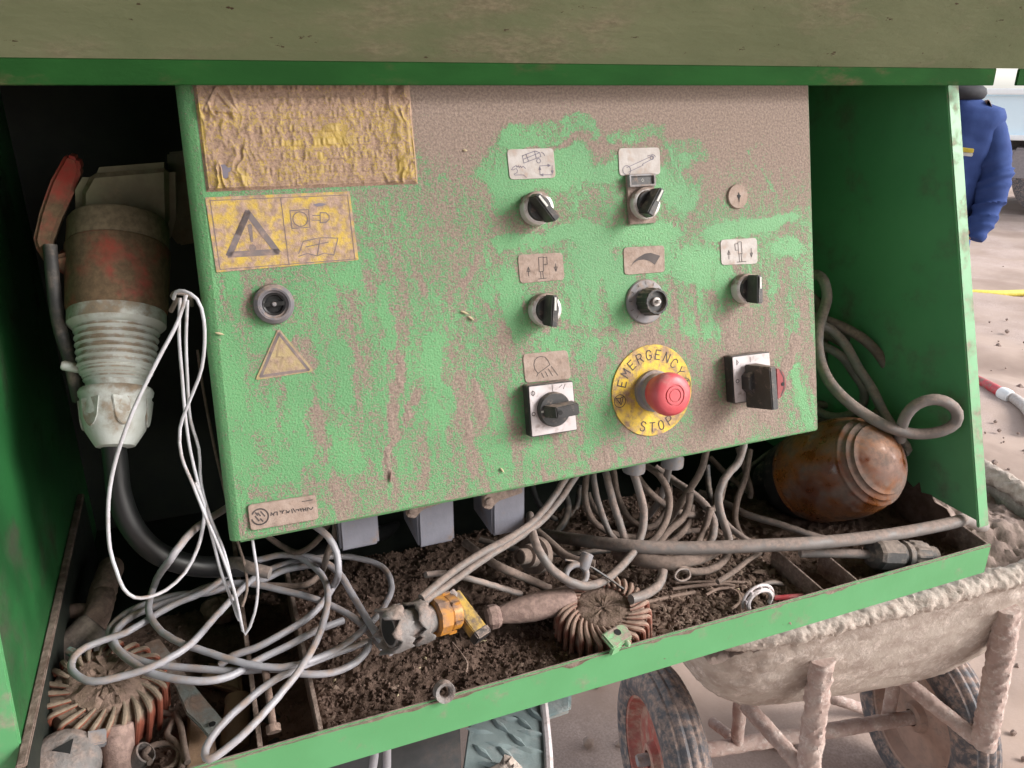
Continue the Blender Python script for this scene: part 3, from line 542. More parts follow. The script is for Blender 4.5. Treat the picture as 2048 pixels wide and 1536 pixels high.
mk('legend_disc', lathe([(.0452, .0001), (.0454, .0006), (.0450, .0014), (.0165, .0015)], 72), M_disc, es)
mk('collar', lathe([(.0205, .0015), (.0205, .0065), (.0178, .0075), (.0172, .012), (.0178, .0135), (.0172, .015), (.0150, .015)], 32), M_greyp, es)
for word in ('EMERGENCY', 'STOP'):
    lt = []
    for k, ch in enumerate(word):
        if len(word) > 5: a_ = math.radians(161 - k * (161 - 25) / 8); q = (.0355, a_ - math.pi / 2)
        else: a_ = math.radians(249 + k * 16.5); q = (.0365, a_ + math.pi / 2)
        lt += glyph(ch, q[0] * math.cos(a_), q[0] * math.sin(a_), q[1], .0058, .0090)
    mk('lettering', stroke2(lt, .0010, .00155), M_ink2, es, smooth=False)
for ang in (188, 2):
    a_ = math.radians(ang); c = (.0375 * math.cos(a_), .0375 * math.sin(a_)); r = .0062
    mk('arrow_symbol', stroke2([arc(c, r, 0, 360, 24), [(c[0] - .004, c[1] + .0035), (c[0] + .001, c[1] - .004), (c[0] + .004, c[1] + .0038), (c[0] - .0005, c[1] + .0025), (c[0] - .004, c[1] + .0035)], [(c[0] + .001, c[1] + .003), (c[0], c[1] - .002)]], .0007, .00155), M_ink2, es, smooth=False)
# rotary switches
def rotary(Q, side, m_side):
    P = [np.array(uv(*q)) for q in Q]; c = sum(P) / 4; P = [p - c for p in P]
    s = onp('rotary_switch', prism(rpoly([tuple(p * 1.03) for p in P], .002), .0001, .0125), m_side, M=Matrix.Translation((c[0] - .006 * 0, c[1], 0)), bevel=.0006)
    mk('face_plate', prism(rpoly([tuple(p * .985) for p in P], .001), .0126, .0134), M_face, s, bevel=.0002, seg=1)
    return s
Q = [(1046, 770), (1133, 760), (1142, 855), (1053, 869)][::-1]
s = rotary(Q, 0, M_black)
mk('dial', lathe([(.0160, .0135), (.0160, .0180), (.0150, .0192), (.0003, .0194)], 40), M_greyp if 0 else M_black, s)
hb = [(-.0125, -.0052, .0190), (.0175, -.0058, .0190), (.0175, .0058, .0190), (-.0125, .0058, .0190)]
ht = [(-.0060, -.0050, .0350), (.0165, -.0055, .0350), (.0165, .0055, .0350), (-.0060, .0050, .0350)]
hh = mk('handle', hexa(hb, ht), M_black, s, Matrix.Rotation(math.radians(2), 4, 'Z'), bevel=.0010)
mk('hole', lathe([(.0022, .0351), (.0022, .0354)], 16), M_dark, hh, Matrix.Translation((-.0025, 0, 0)))
mk('pointer_mark', box((-.0118, 0, .01965), (.0048, .0018, .0006)), M_white, s, smooth=False)
mk('lettering', stroke2([[(.001, .0225), (.001, .0165)], arc((-.0185, .017), .0018, 0, 360), [(-.0185, .0195), (-.0185, .0145)], arc((-.0195, -.002), .0016, 0, 360), [(.008, .019), (.011, .021)], [(.012, .017), (.014, .021)]], .0006, .0134), M_ink2, s, smooth=False)
Q = [(1448, 712), (1522, 703), (1527, 793), (1454, 803)][::-1]
s = rotary(Q, 0, M_black)
mk('dial', lathe([(.0170, .0135), (.0170, .0250), (.0160, .0262), (.0003, .0264)], 8), M_black, s, Matrix.Translation((.002, -.003, 0)) @ Matrix.Rotation(math.radians(22.5), 4, 'Z'), ang=20)
hh = mk('handle', hexa([(-.0110, -.0290, .0150), (.0035, -.0290, .0150), (.0035, .0150, .0150), (-.0110, .0150, .0150)], [(-.0035, -.0285, .0470), (.0040, -.0285, .0470), (.0040, .0140, .0450), (-.0035, .0140, .0450)]), M_black, s, bevel=.0009)
oc = [(.0041 + .0118 * max(0, math.cos(a_)), -.0035 + .0155 * math.sin(a_)) for a_ in [math.radians(x) for x in (-90, -65, -40, -13, 13, 40, 65, 90)]]
rd = mk('padlock_slide', prism(oc, .0280, .0450), M_dred2, s, bevel=.0007)
mk('hole', lathe([(.0019, .0451), (.0019, .0454)], 14), M_dark, rd, Matrix.Translation((.0112, -.0045, 0)))
mk('groove', stroke2([[(.0085, .0100), (.0128, .002), (.0128, -.009), (.0090, -.0155)]], .0011, .0451), M_ink2, rd, smooth=False)
mk('lettering', stroke2([[(-.002, .0215), (-.002, .0165)], arc((-.0185, -.001), .0018, 0, 360), [(-.0185, .0205), (-.0185, .0155), (-.0165, .018), (-.0185, .0205)]], .0006, .0134), M_ink2, s, smooth=False)
# yellow warning label
Q = [(410, 395), (699, 383), (717, 520), (433, 545)][::-1]
wl = onp('warning_label', prism(rpoly([uv(*q) for q in Q], .001), .0001, .0008), M_yel, smooth=False)
m_ = lambda P: [zs(*q) for q in P]
mk('border_line', stroke2([m_([(125, 195), (1830, 125), (1920, 920), (250, 1050), (125, 195)]), m_([(1000, 165), (1105, 990)])], .0006, .00085), M_ink, wl, smooth=False)
tri = m_([(590, 345), (365, 865), (960, 830), (590, 345), (480, 600)])
mk('warning_triangle', stroke2([tri], .0047, .00085), M_ink, wl, smooth=False)
mk('exclamation_mark', cat_geo(prism(m_([(588, 500), (618, 480), (645, 500), (660, 705), (630, 715)]), .00085, .001), prism(arc(zs(652, 780), .0026, 0, 350), .00085, .001)), M_ink, wl, smooth=False)
mk('pictogram', stroke2([m_([(1115, 320), (1345, 305), (1365, 525), (1140, 540), (1115, 320)]), arc(zs(1243, 425), .0058, 0, 360, 20), m_([(1390, 440), (1490, 440)]), m_([(1395, 380), (1485, 378)]), m_([(1490, 345), (1490, 470), (1560, 465), (1600, 430), (1600, 380), (1560, 345), (1490, 345)]),
    m_([(1225, 850), (1280, 700), (1490, 655), (1710, 660), (1660, 865)]), m_([(1225, 885), (1330, 850), (1450, 880), (1540, 845), (1660, 870)]), m_([(1455, 865), (1490, 660)]), m_([(1310, 770), (1450, 740), (1590, 710)])], .0008, .00085), M_ink, wl, smooth=False)
mk('ink_smudge', prism(m_([(1400, 245), (1480, 225), (1570, 235), (1510, 265), (1450, 270)]), .00085, .001), M_blue, wl, smooth=False)
# crumpled warning sheet, mostly hidden text
a0 = [uv(386, 171), uv(820, 171), uv(836, 368), uv(413, 384)]
ex = (uv(386, 171)[1], VT - .004)
nx, ny = 300, 150
gu, gv = np.meshgrid(np.linspace(0, 1, nx), np.linspace(0, 1, ny))
c00, c10, c11, c01 = np.array(uv(413, 384)), np.array(uv(836, 368)), np.array(uv(815, 130)), np.array(uv(381, 130))
W2 = (c00 * (1 - gu)[..., None] + c10 * gu[..., None]) * (1 - gv)[..., None] + (c01 * (1 - gu)[..., None] + c11 * gu[..., None]) * gv[..., None]
uu, vv = W2[..., 0], W2[..., 1]
warp = .010 * (fbm(uu * 55, vv * 55, 52, 3) - .5)
def ridge(x): return 1 - np.abs(2 * x - 1)
side = np.clip(sstep(.26, .10, gu) + sstep(.80, .95, gu), 0, 1)
r1 = ridge(fbm((uu + warp * 1.5) * 95, vv * 34, 50, 2)) ** 3; r2 = ridge(fbm((uu + warp) * 130, (vv + warp) * 75, 51, 3)) ** 2.2
line = .5 + .5 * np.cos(vv * 2 * math.pi / .0105 + 1.4 * (fbm(uu * 12, vv * 12, 53) - .5))
tx = vnoise(uu * 520, vv * 95, 54) * (line > .45)
hz = .0010 + .0030 * r1 * (.22 + .78 * side) + .0016 * r2 * (.6 + .4 * side) + .0011 * tx * (1 - side) * sstep(.05, .09, gv)
tri_d = seg_d(uu, vv, (*uv(432, 180), *uv(412, 222))); tri_d = np.minimum(tri_d, seg_d(uu, vv, (*uv(412, 222), *uv(468, 225)))); tri_d = np.minimum(tri_d, seg_d(uu, vv, (*uv(468, 225), *uv(432, 180))))
hz += .0016 * sstep(.0022, .0008, tri_d)
edge = np.minimum(np.minimum(gu, 1 - gu) * 1.9, gv); hz = hz * sstep(0, .03, edge) + .0004
bord = sstep(.008, .0, np.abs(np.minimum(np.minimum(gu * 1.9, (1 - gu) * 1.9), gv) - .035))
hz -= .0005 * bord
dd = .96 + .40 * (fbm(uu * 25, vv * 25, 55) - .5) + .55 * (tx - .3) * .35 - .85 * (np.clip(hz / .0030, 0, 1) - .5)
wpx = pO + uu[..., None] * pU + vv[..., None] * pV - EYE
px2 = 1024 + FPX * wpx.dot(cR) / wpx.dot(cF); py2 = 768 - FPX * wpx.dot(cU) / wpx.dot(cF)
for s_, r, a_ in [((650, 272, 680, 262), 16, .5), ((640, 285, 690, 284), 10, .5), ((578, 290, 600, 292), 9, .5), ((398, 215, 408, 300), 6, .6), ((425, 355, 440, 370), 12, .3), ((480, 350, 490, 362), 12, .35), ((642, 312, 646, 318), 6, .4), ((800, 325, 808, 345), 12, .3)]:
    dd -= a_ * sstep(r * 1.4, r * .7, seg_d(px2 + 10 * (r2 - .5), py2, s_))
dd += .3 * sstep(240, 190, py2)
sh = onp('crumpled_warning_sheet', ([(a, b, c) for a, b, c in zip(uu.ravel(), vv.ravel(), hz.ravel())], [(j * nx + i, j * nx + i + 1, (j + 1) * nx + i + 1, (j + 1) * nx + i) for j in range(ny - 1) for i in range(nx - 1)]), M_crump, ang=60)
setattr_(sh, np.clip(dd, 0, 1.1))
mk('hand_print', prism([zz(380, 160, 4.357)(*q) for q in [(245, 745), (300, 742), (330, 770), (365, 765), (345, 830), (320, 862), (280, 855), (265, 800)]], .0030, .0034), M_blue, sh, smooth=False)
# small triangle and the maker's plate
wt = onp('triangle_label', prism(rpoly([zl(*q) for q in [(485, 262), (682, 500), (357, 550)]][::-1], .003), .0001, .0008), M_tri, smooth=False)
mk('triangle_border', stroke2([[zl(*q) for q in [(488, 292), (650, 492), (388, 528), (488, 292), (440, 400)]]], .0022, .00085), M_ink, wt, smooth=False)
mk('bolt_symbol', stroke2([[zl(*q) for q in [(495, 330), (475, 420), (510, 425), (490, 490)]]], .0016, .00085), M_faint, wt, smooth=False)
mpn = onp('maker_plate', prism(rpoly([zb(*q) for q in [(165, 450), (1715, 205), (1790, 760), (240, 1025)]][::-1], .003), .0001, .0022), M_label2, bevel=.0004)
c = zb(450, 705)
mk('emblem', stroke2([arc(c, .0066, 150, -170, 26)] + [[(c[0] + x0, c[1] + y0) for x0, y0 in q] for q in ([(-.0036, .001), (-.0012, -.0032)], [(-.0012, .0034), (.0004, .0008)], [(.0012, .0042), (.0038, -.0002)], [(.0002, -.0018), (.0018, -.0042)], [(-.0030, .0040), (-.0016, .0016)])], .0012, .00225), M_ink2, mpn, smooth=False)
mk('lettering', stroke2([[zb(*q) for q in L] for L in ([(700, 680), (705, 610), (745, 660), (790, 600), (840, 595), (845, 670)], [(760, 625), (765, 680)], [(905, 570), (915, 600)], [(945, 570), (965, 630)], [(965, 600), (995, 560)], [(1040, 560), (1080, 605), (1045, 620)], [(1100, 615), (1105, 580), (1130, 570)], [(1170, 540), (1185, 620)], [(1200, 520), (1255, 600)], [(1265, 550), (1330, 545), (1330, 575)],
    [(1360, 520), (1390, 585)], [(1375, 535), (1410, 530)], [(1425, 510), (1440, 580)], [(1430, 545), (1480, 540)], [(1480, 505), (1495, 570)], [(1520, 500), (1530, 560)], [(1545, 500), (1600, 540)], [(1610, 545), (1650, 500), (1640, 490)], [(1405, 360), (1480, 350)], [(1500, 345), (1640, 322)])], .0008, .00225), M_ink2, mpn, smooth=False)
# grey connectors hanging under the box
for k, (bl, br, tl, dep, yy) in enumerate((((682, 1105), (760, 1090), (676, 1030), .06, .638), ((838, 1098), (910, 1083), (834, 1010), .06, .640), ((985, 1075), (1050, 1055), (983, 980), .06, .642))):
    b0, b1, t0 = aty(*bl, yy), aty(*br, yy), aty(*tl, yy); w = b1[0] - b0[0]; hh_ = .085
    ho = mk('connector_hood', cat_geo(hexa([(0, 0, 0), (w, 0, 0), (w, dep, 0), (0, dep, 0)], [(0, 0, hh_), (w, 0, hh_), (w, dep, hh_), (0, dep, hh_)])), M_hood, None, bevel=.0025)
    ho.parent = cb; ho.matrix_basis = PM.inverted() @ Matrix.Translation(Vector(b0))
    if k == 0: lv = [(.002, -.008, .050), (w * .75, -.008, .052), (w * .75, -.001, .062), (.002, -.001, .060)]; o_ = .006
    zt = (.047, .046, .044)[k]
    mk('locking_lever', cat_geo(plate([(-.012, -.007, zt - .004), (-.004, -.007, zt - .008), (.004, -.007, zt), (w * .86, -.007, zt + .004), (w * .80, -.007, zt + .013), (0, -.007, zt + .018), (-.012, -.007, zt + .008)], (0, 1, 0), .006)), M_lever, ho, bevel=.0012)
    mk('pivot', lathe([(.0042, 0), (.0042, .003), (.003, .0036), (.0005, .0036)], 18), M_lever, ho, axisM((-.006, -.0069, zt + .003), (-.006, -.02, zt + .003)))
    mk('screw', lathe([(.0036, 0), (.0036, .003), (.0022, .0034), (.0022, .002)], 6), M_greyp, ho, axisM((w * .58, -.0069, zt + .014), (w * .58, -.02, zt + .014)))
for x, y, r in ((1268, 928, 17), (1345, 918, 17)):
    p = aty(x, y, .655); g = onp('cable_gland', lathe([(.0125, 0), (.0125, .010), (.0105, .013), (.0105, .022)], 12), M_greyp, M=PM.inverted() @ axisM(p + [0, 0, -.008], p + [0, 0, 1]))
# straw bits stuck to the door
for x, y, a_, l in ((920, 622, -25, .008), (935, 632, -40, .007), (430, 665, -20, .007), (925, 300, -15, .004), (1000, 935, -60, .006), (780, 965, 80, .012)):
    u, v = uv(x, y); onp('straw_bit', lathe([(.0002, 0), (.0010, l * .3), (.0009, l * .7), (.0002, l)], 7), M_seed if l < .01 else M_brown, M=Matrix.Translation((u, v, .001)) @ Matrix.Rotation(math.radians(a_), 4, 'Z') @ Matrix.Rotation(math.pi / 2 - .1, 4, 'Y'))
# ------------------------------------------------------------------ plug and socket on the left side of the box
def proj(p): p = np.array(p) - EYE; return 1024 + FPX * p.dot(cR) / p.dot(cF), 768 - FPX * p.dot(cU) / p.dot(cF), p.dot(cF)
def on_axis(a, b, prof, by=1):       # (pixel row, half width in pixels) -> (r, z along the axis)
    out = []; L = np.linalg.norm(b - a)
    ts = np.linspace(-.3, 1.3, 400); pr = [proj(a + (b - a) * t) for t in ts]; row = np.array([q[by] for q in pr]); dep = np.array([q[2] for q in pr])
    o = np.argsort(row)
    for y, w in prof: t = float(np.interp(y, row[o], ts[o])); d = float(np.interp(y, row[o], dep[o])); out.append((max(w * d / FPX, 2e-4), t * L))
    return out
A, B = aty(240, 330, .80), aty(231, 895, .665)
M_flapin = mat('dark red inside of the flap', (.05, .012, .014), None, .6, bump=.1)
pg = empty('power_plug', 'big dusty red and white plug pushed into a wall socket', 'plug', tuple(A)); AM = axisM(A, B, (0, 1, 0)); pgi = Matrix.Translation(Vector(-A))
def pp_(name, geo, m, M=None, parent=None, **k): return mk(name, geo, m, parent or pg, (pgi @ (M or Matrix())) if parent is None else M, **k)
Q = [(172, 336), (350, 322), (352, 440), (335, 497), (150, 497), (147, 380)]
pp_('socket_housing', plate([atp(x, y, A + [0, -.052, 0], np.array([0, 1., .3])) for x, y in Q], (0, 1, -.1), .09), M_sock, bevel=.009, seg=3)
pp_('housing_neck', lathe(on_axis(A, B, [(440, 60), (446, 88), (452, 92), (496, 93)]), 40), M_sock, AM)
pp_('mounting_flange', plate([aty(*q, .80) for q in [(334, 306), (392, 300), (400, 485), (358, 492), (340, 470)]], (0, 1, 0), .012), M_sock, bevel=.002)
pp_('red_collar', lathe(on_axis(A, B, [(496, 92), (502, 96), (620, 93), (628, 90)]), 40), M_dred, AM)
pp_('hinge_lug', plate([aty(*q, .735) for q in [(108, 512), (170, 497), (170, 560), (140, 560), (108, 538)]], (0, 1, 0), .03), M_dred, bevel=.003)
pp_('release_catch', plate([aty(*q, .690) for q in [(205, 615), (238, 617), (237, 628), (207, 626)]], (0, 1, 0), .008), M_dred, bevel=.001)
pp_('white_ring', lathe(on_axis(A, B, [(622, 88), (626, 90), (652, 90), (658, 84), (662, 78)]), 40), M_plug, AM)
rb = [(658, 78)]
y = 664
while y < 772:
    w = 77 - (y - 664) * .10 - max(0, y - 735) * .38; rb += [(y, w), (y + 4, w + 1.4), (y + 8, w - 3.2), (y + 11, w - 3.2)]; y += 13.5
rb += [(782, 52)]
pp_('ribbed_grip', lathe(on_axis(A, B, rb), 44), M_plug, AM, ang=25)
nut = pp_('gland_nut', lathe(on_axis(A, B, [(776, 50), (780, 66), (786, 69), (793, 68), (797, 65), (830, 64), (862, 55), (884, 42), (893, 36), (896, 20)]), 44), M_plug, AM)
for a_ in range(0, 360, 60):
    sc = on_axis(A, B, [(800, 64.5), (846, 61)])
    v_ = []
    R_ = Matrix.Rotation(math.radians(a_ + 12), 4, 'Z')
    arcp = [((.5 - k / 8) * .020, sc[0][1] + .001 + (1 - (2 * k / 8 - 1) ** 2) ** .5 * .024) for k in range(9)]
    mk('grip_facet', plate([(sc[0][0] * .955 - (z_ - sc[0][1]) * .07, x, z_) for x, z_ in arcp], (1, 0, 0), sc[0][0] * .05), M_plug, nut, R_, smooth=False, bevel=.0006)
fo = [(130, 308), (156, 316), (163, 342), (148, 385), (122, 440), (104, 490), (106, 532), (90, 530), (72, 500), (66, 478), (78, 425), (100, 362)]
fl_ = pp_('cover_flap', plate([aty(x, y, .775 - .00018 * (y - 308)) for x, y in fo], (0, 1, 0), .03), M_dred, bevel=.003)
mk('flap_inner', plate([aty(x, y, .80 - .00018 * (y - 308)) for x, y in [(158, 345), (152, 440), (120, 500), (108, 478), (124, 440), (148, 385)]], (0, 1, 0), .02), M_flapin, fl_, pgi, bevel=.002)
pp_('cover_strap', tube(spline([aty(100, 490, .74), aty(106, 560, .73), aty(118, 650, .72), aty(140, 720, .71), aty(150, 765, .70), aty(158, 800, .70)], .008), .0055, 10), M_kcable)
pp_('catch_pin', lathe([(.003, 0), (.0042, .002), (.0042, .012), (.003, .022)], 14), M_plug, axisM(aty(122, 730, .70), aty(165, 738, .70)))
cable([(226, 880, .668), (232, 930, .665), (238, 985, .66), (262, 1050, .655), (310, 1103, .655), (380, 1130, .66), (470, 1133, .68), (560, 1128, .72), (700, 1085, .80), (820, 1050, .9)], .0098, M_bclean, 'thick black rubber cable dropping out of the plug and sweeping right')
# ------------------------------------------------------------------ grey cables heaped at the left
gA = [(470, 1005, .66), (381, 1066, .62), (345, 1113, .60), (307, 1176, 1.062), (297, 1220, 1.058), (316, 1256, 1.052), (357, 1284, 1.05), (411, 1303, 1.048), (460, 1319, 1.046), (509, 1331, 1.044), (565, 1335, 1.042), (614, 1324, 1.04), (677, 1297, 1.034), (736, 1251, 1.03), (771, 1209, 1.03), (783, 1167, 1.03), (764, 1133, 1.034), (719, 1117, 1.042), (670, 1113, 1.05), (614, 1119, 1.056), (565, 1129, 1.06), (523, 1147, 1.06), (495, 1167, 1.06), (450, 1213, 1.056), (415, 1251, 1.054), (380, 1290, 1.054), (342, 1314, 1.054), (300, 1335, 1.052), (253, 1350, 1.05), (190, 1363, 1.05), (152, 1350, 1.05), (142, 1328, 1.05), (158, 1303, 1.05), (206, 1281, 1.05), (253, 1265, 1.05), (294, 1240, 1.052), (348, 1209, 1.056), (415, 1180, 1.062), (467, 1140, 1.068), (509, 1122, 1.07), (565, 1110, 1.07), (600, 1115, 1.068), (635, 1140, 1.062), (652, 1167, 1.06), (656, 1195, 1.058), (645, 1251, 1.054), (624, 1300, 1.05), (590, 1352, 1.046), (544, 1408, 1.04), (495, 1461, 1.034), (447, 1502, 1.028), (419, 1519, 1.026), (410, 1508, 1.026), (418, 1484, 1.028), (450, 1443, 1.032), (495, 1401, 1.036), (551, 1359, 1.038), (600, 1335, 1.038), (645, 1316, 1.034), (691, 1300, 1.03), (734, 1284, 1.028)]
cable(gA, .0031, M_cable, 'long pale grey cable coiled in wide loops at the left of the tray', seg=10, wob=.0004)
cable([(687, 1241, 1.04), (631, 1262, 1.042), (579, 1290, 1.04), (509, 1324, 1.038), (464, 1351, 1.04), (415, 1362, 1.044), (352, 1358, 1.046), (300, 1346, 1.046), (270, 1328, 1.046), (247, 1311, 1.046), (228, 1284, 1.046), (234, 1259, 1.046), (263, 1233, 1.048), (316, 1211, 1.05), (380, 1189, 1.054), (421, 1172, 1.056), (495, 1167, 1.056), (565, 1181, 1.05), (624, 1196, 1.044), (677, 1218, 1.036), (719, 1244, 1.03), (748, 1276, 1.022), (765, 1296, 1.018)], .0033, M_cable, 'grey cable loop with its cut end lying by the middle divider', seg=10)
cable([(640, 1128, 1.056), (570, 1140, 1.058), (520, 1162, 1.056), (470, 1168, 1.056), (415, 1186, 1.055), (355, 1190, 1.05), (294, 1207, 1.046), (250, 1228, 1.044), (222, 1254, 1.042), (221, 1280, 1.042), (240, 1303, 1.042), (300, 1327, 1.042), (345, 1333, 1.04), (405, 1338, 1.038), (474, 1342, 1.036), (551, 1338, 1.034), (607, 1348, 1.032), (666, 1345, 1.028), (712, 1324, 1.026), (736, 1297, 1.026), (737, 1283, 1.024)], .0032, M_cable, 'grey cable of the coil, lowest strand in front of the divider tops', seg=10)
cable([(610, 1040, .66), (630, 1052, .645), (656, 1073, .635), (673, 1105, .63), (677, 1140, .62), (666, 1174, 1.044), (645, 1206, 1.044), (614, 1237, 1.042), (562, 1269, 1.04), (509, 1297, 1.036), (467, 1311, 1.034), (440, 1330, 1.028)], .0033, M_cable, 'grey cable arching out from under the box beside its lower left corner', seg=10)
cable([(671, 1040, .66), (670, 1070, .655), (656, 1105, .65), (640, 1147, 1.046), (614, 1169, 1.044), (560, 1172, 1.044), (500, 1168, 1.048), (440, 1180, 1.05), (380, 1192, 1.05), (330, 1208, 1.048)], .0032, M_dcable, 'dusty cable curving behind the pale coil at left', seg=10)
cable([(593, 1110, 1.07), (640, 1120, 1.062), (676, 1144, 1.052), (705, 1190, 1.04), (735, 1240, 1.034), (762, 1280, 1.03), (785, 1307, 1.024)], .0034, M_cable, 'grey cable with blunt end pointing down to the torn grey fitting', seg=10)
cable([(520, 1060, .70), (560, 1090, .70), (600, 1105, .68), (640, 1075, .68), (660, 1040, .68)], .003, M_dcable, 'dusty cable sagging in the dark below the corner of the box', seg=8)
cable([(430, 1140, .68), (470, 1125, .66), (500, 1136, .64), (540, 1146, .63)], .0055, M_mcable, 'short grey cable end lying under the thin wires', seg=10)
# thin pale wires hanging from a hook
WB = [('leftmost thin pale wire, swinging wide in front of the plug', [(372, 590, .62), (357, 640, .615), (317, 717, .61), (279, 793, .605), (254, 852, .60), (229, 929, .60), (217, 1001, .60), (220, 1098, .60), (233, 1142, .60), (247, 1177, .595), (269, 1195, .595), (297, 1194, .595), (332, 1180, .60), (370, 1145, .605), (395, 1097, .61), (405, 1059, .615), (408, 1009, .62), (390, 965, .62)]),
      ('thin pale wire hanging straight inside the bundle', [(360, 596, .63), (358, 670, .63), (364, 751, .63), (372, 844, .63), (381, 903, .63), (394, 958, .625), (410, 1022, .62), (427, 1085, .615), (444, 1150, .61), (467, 1209, .605), (478, 1240, .60), (481, 1240, .60), (470, 1200, .605)]),
      ('thin pale wire reaching lowest, its tip on the left divider', [(375, 600, .64), (372, 683, .64), (375, 759, .64), (381, 840, .64), (398, 899, .635), (402, 967, .63), (419, 1030, .62), (449, 1106, .61), (464, 1167, .605), (478, 1223, .60), (490, 1269, .60), (509, 1227, .60), (516, 1167, .605), (506, 1087, .61), (500, 1040, .62)]),
      ('thin pale wire bulging to the right beside the box edge', [(347, 598, .625), (352, 584, .62), (368, 582, .615), (394, 598, .61), (408, 641, .61), (404, 734, .612), (381, 797, .615), (360, 857, .618), (363, 912, .618), (385, 967, .615), (410, 1030, .61), (440, 1100, .605), (468, 1180, .60), (480, 1232, .60)]),
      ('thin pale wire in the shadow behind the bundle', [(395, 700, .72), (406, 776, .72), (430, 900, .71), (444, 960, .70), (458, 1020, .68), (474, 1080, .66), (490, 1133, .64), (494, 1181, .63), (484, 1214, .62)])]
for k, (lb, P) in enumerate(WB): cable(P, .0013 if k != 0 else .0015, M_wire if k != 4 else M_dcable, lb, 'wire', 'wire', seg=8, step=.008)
tag(mk('wire_hook', tube(spline([aty(342, 622, .65), aty(352, 600, .64), aty(345, 592, .63), aty(352, 585, .625), aty(372, 588, .63), aty(380, 594, .65), aty(384, 610, .70)], .004), .0019, 8), M_dcable, origin=True), 'small bent hook that holds the thin wires', 'hook')
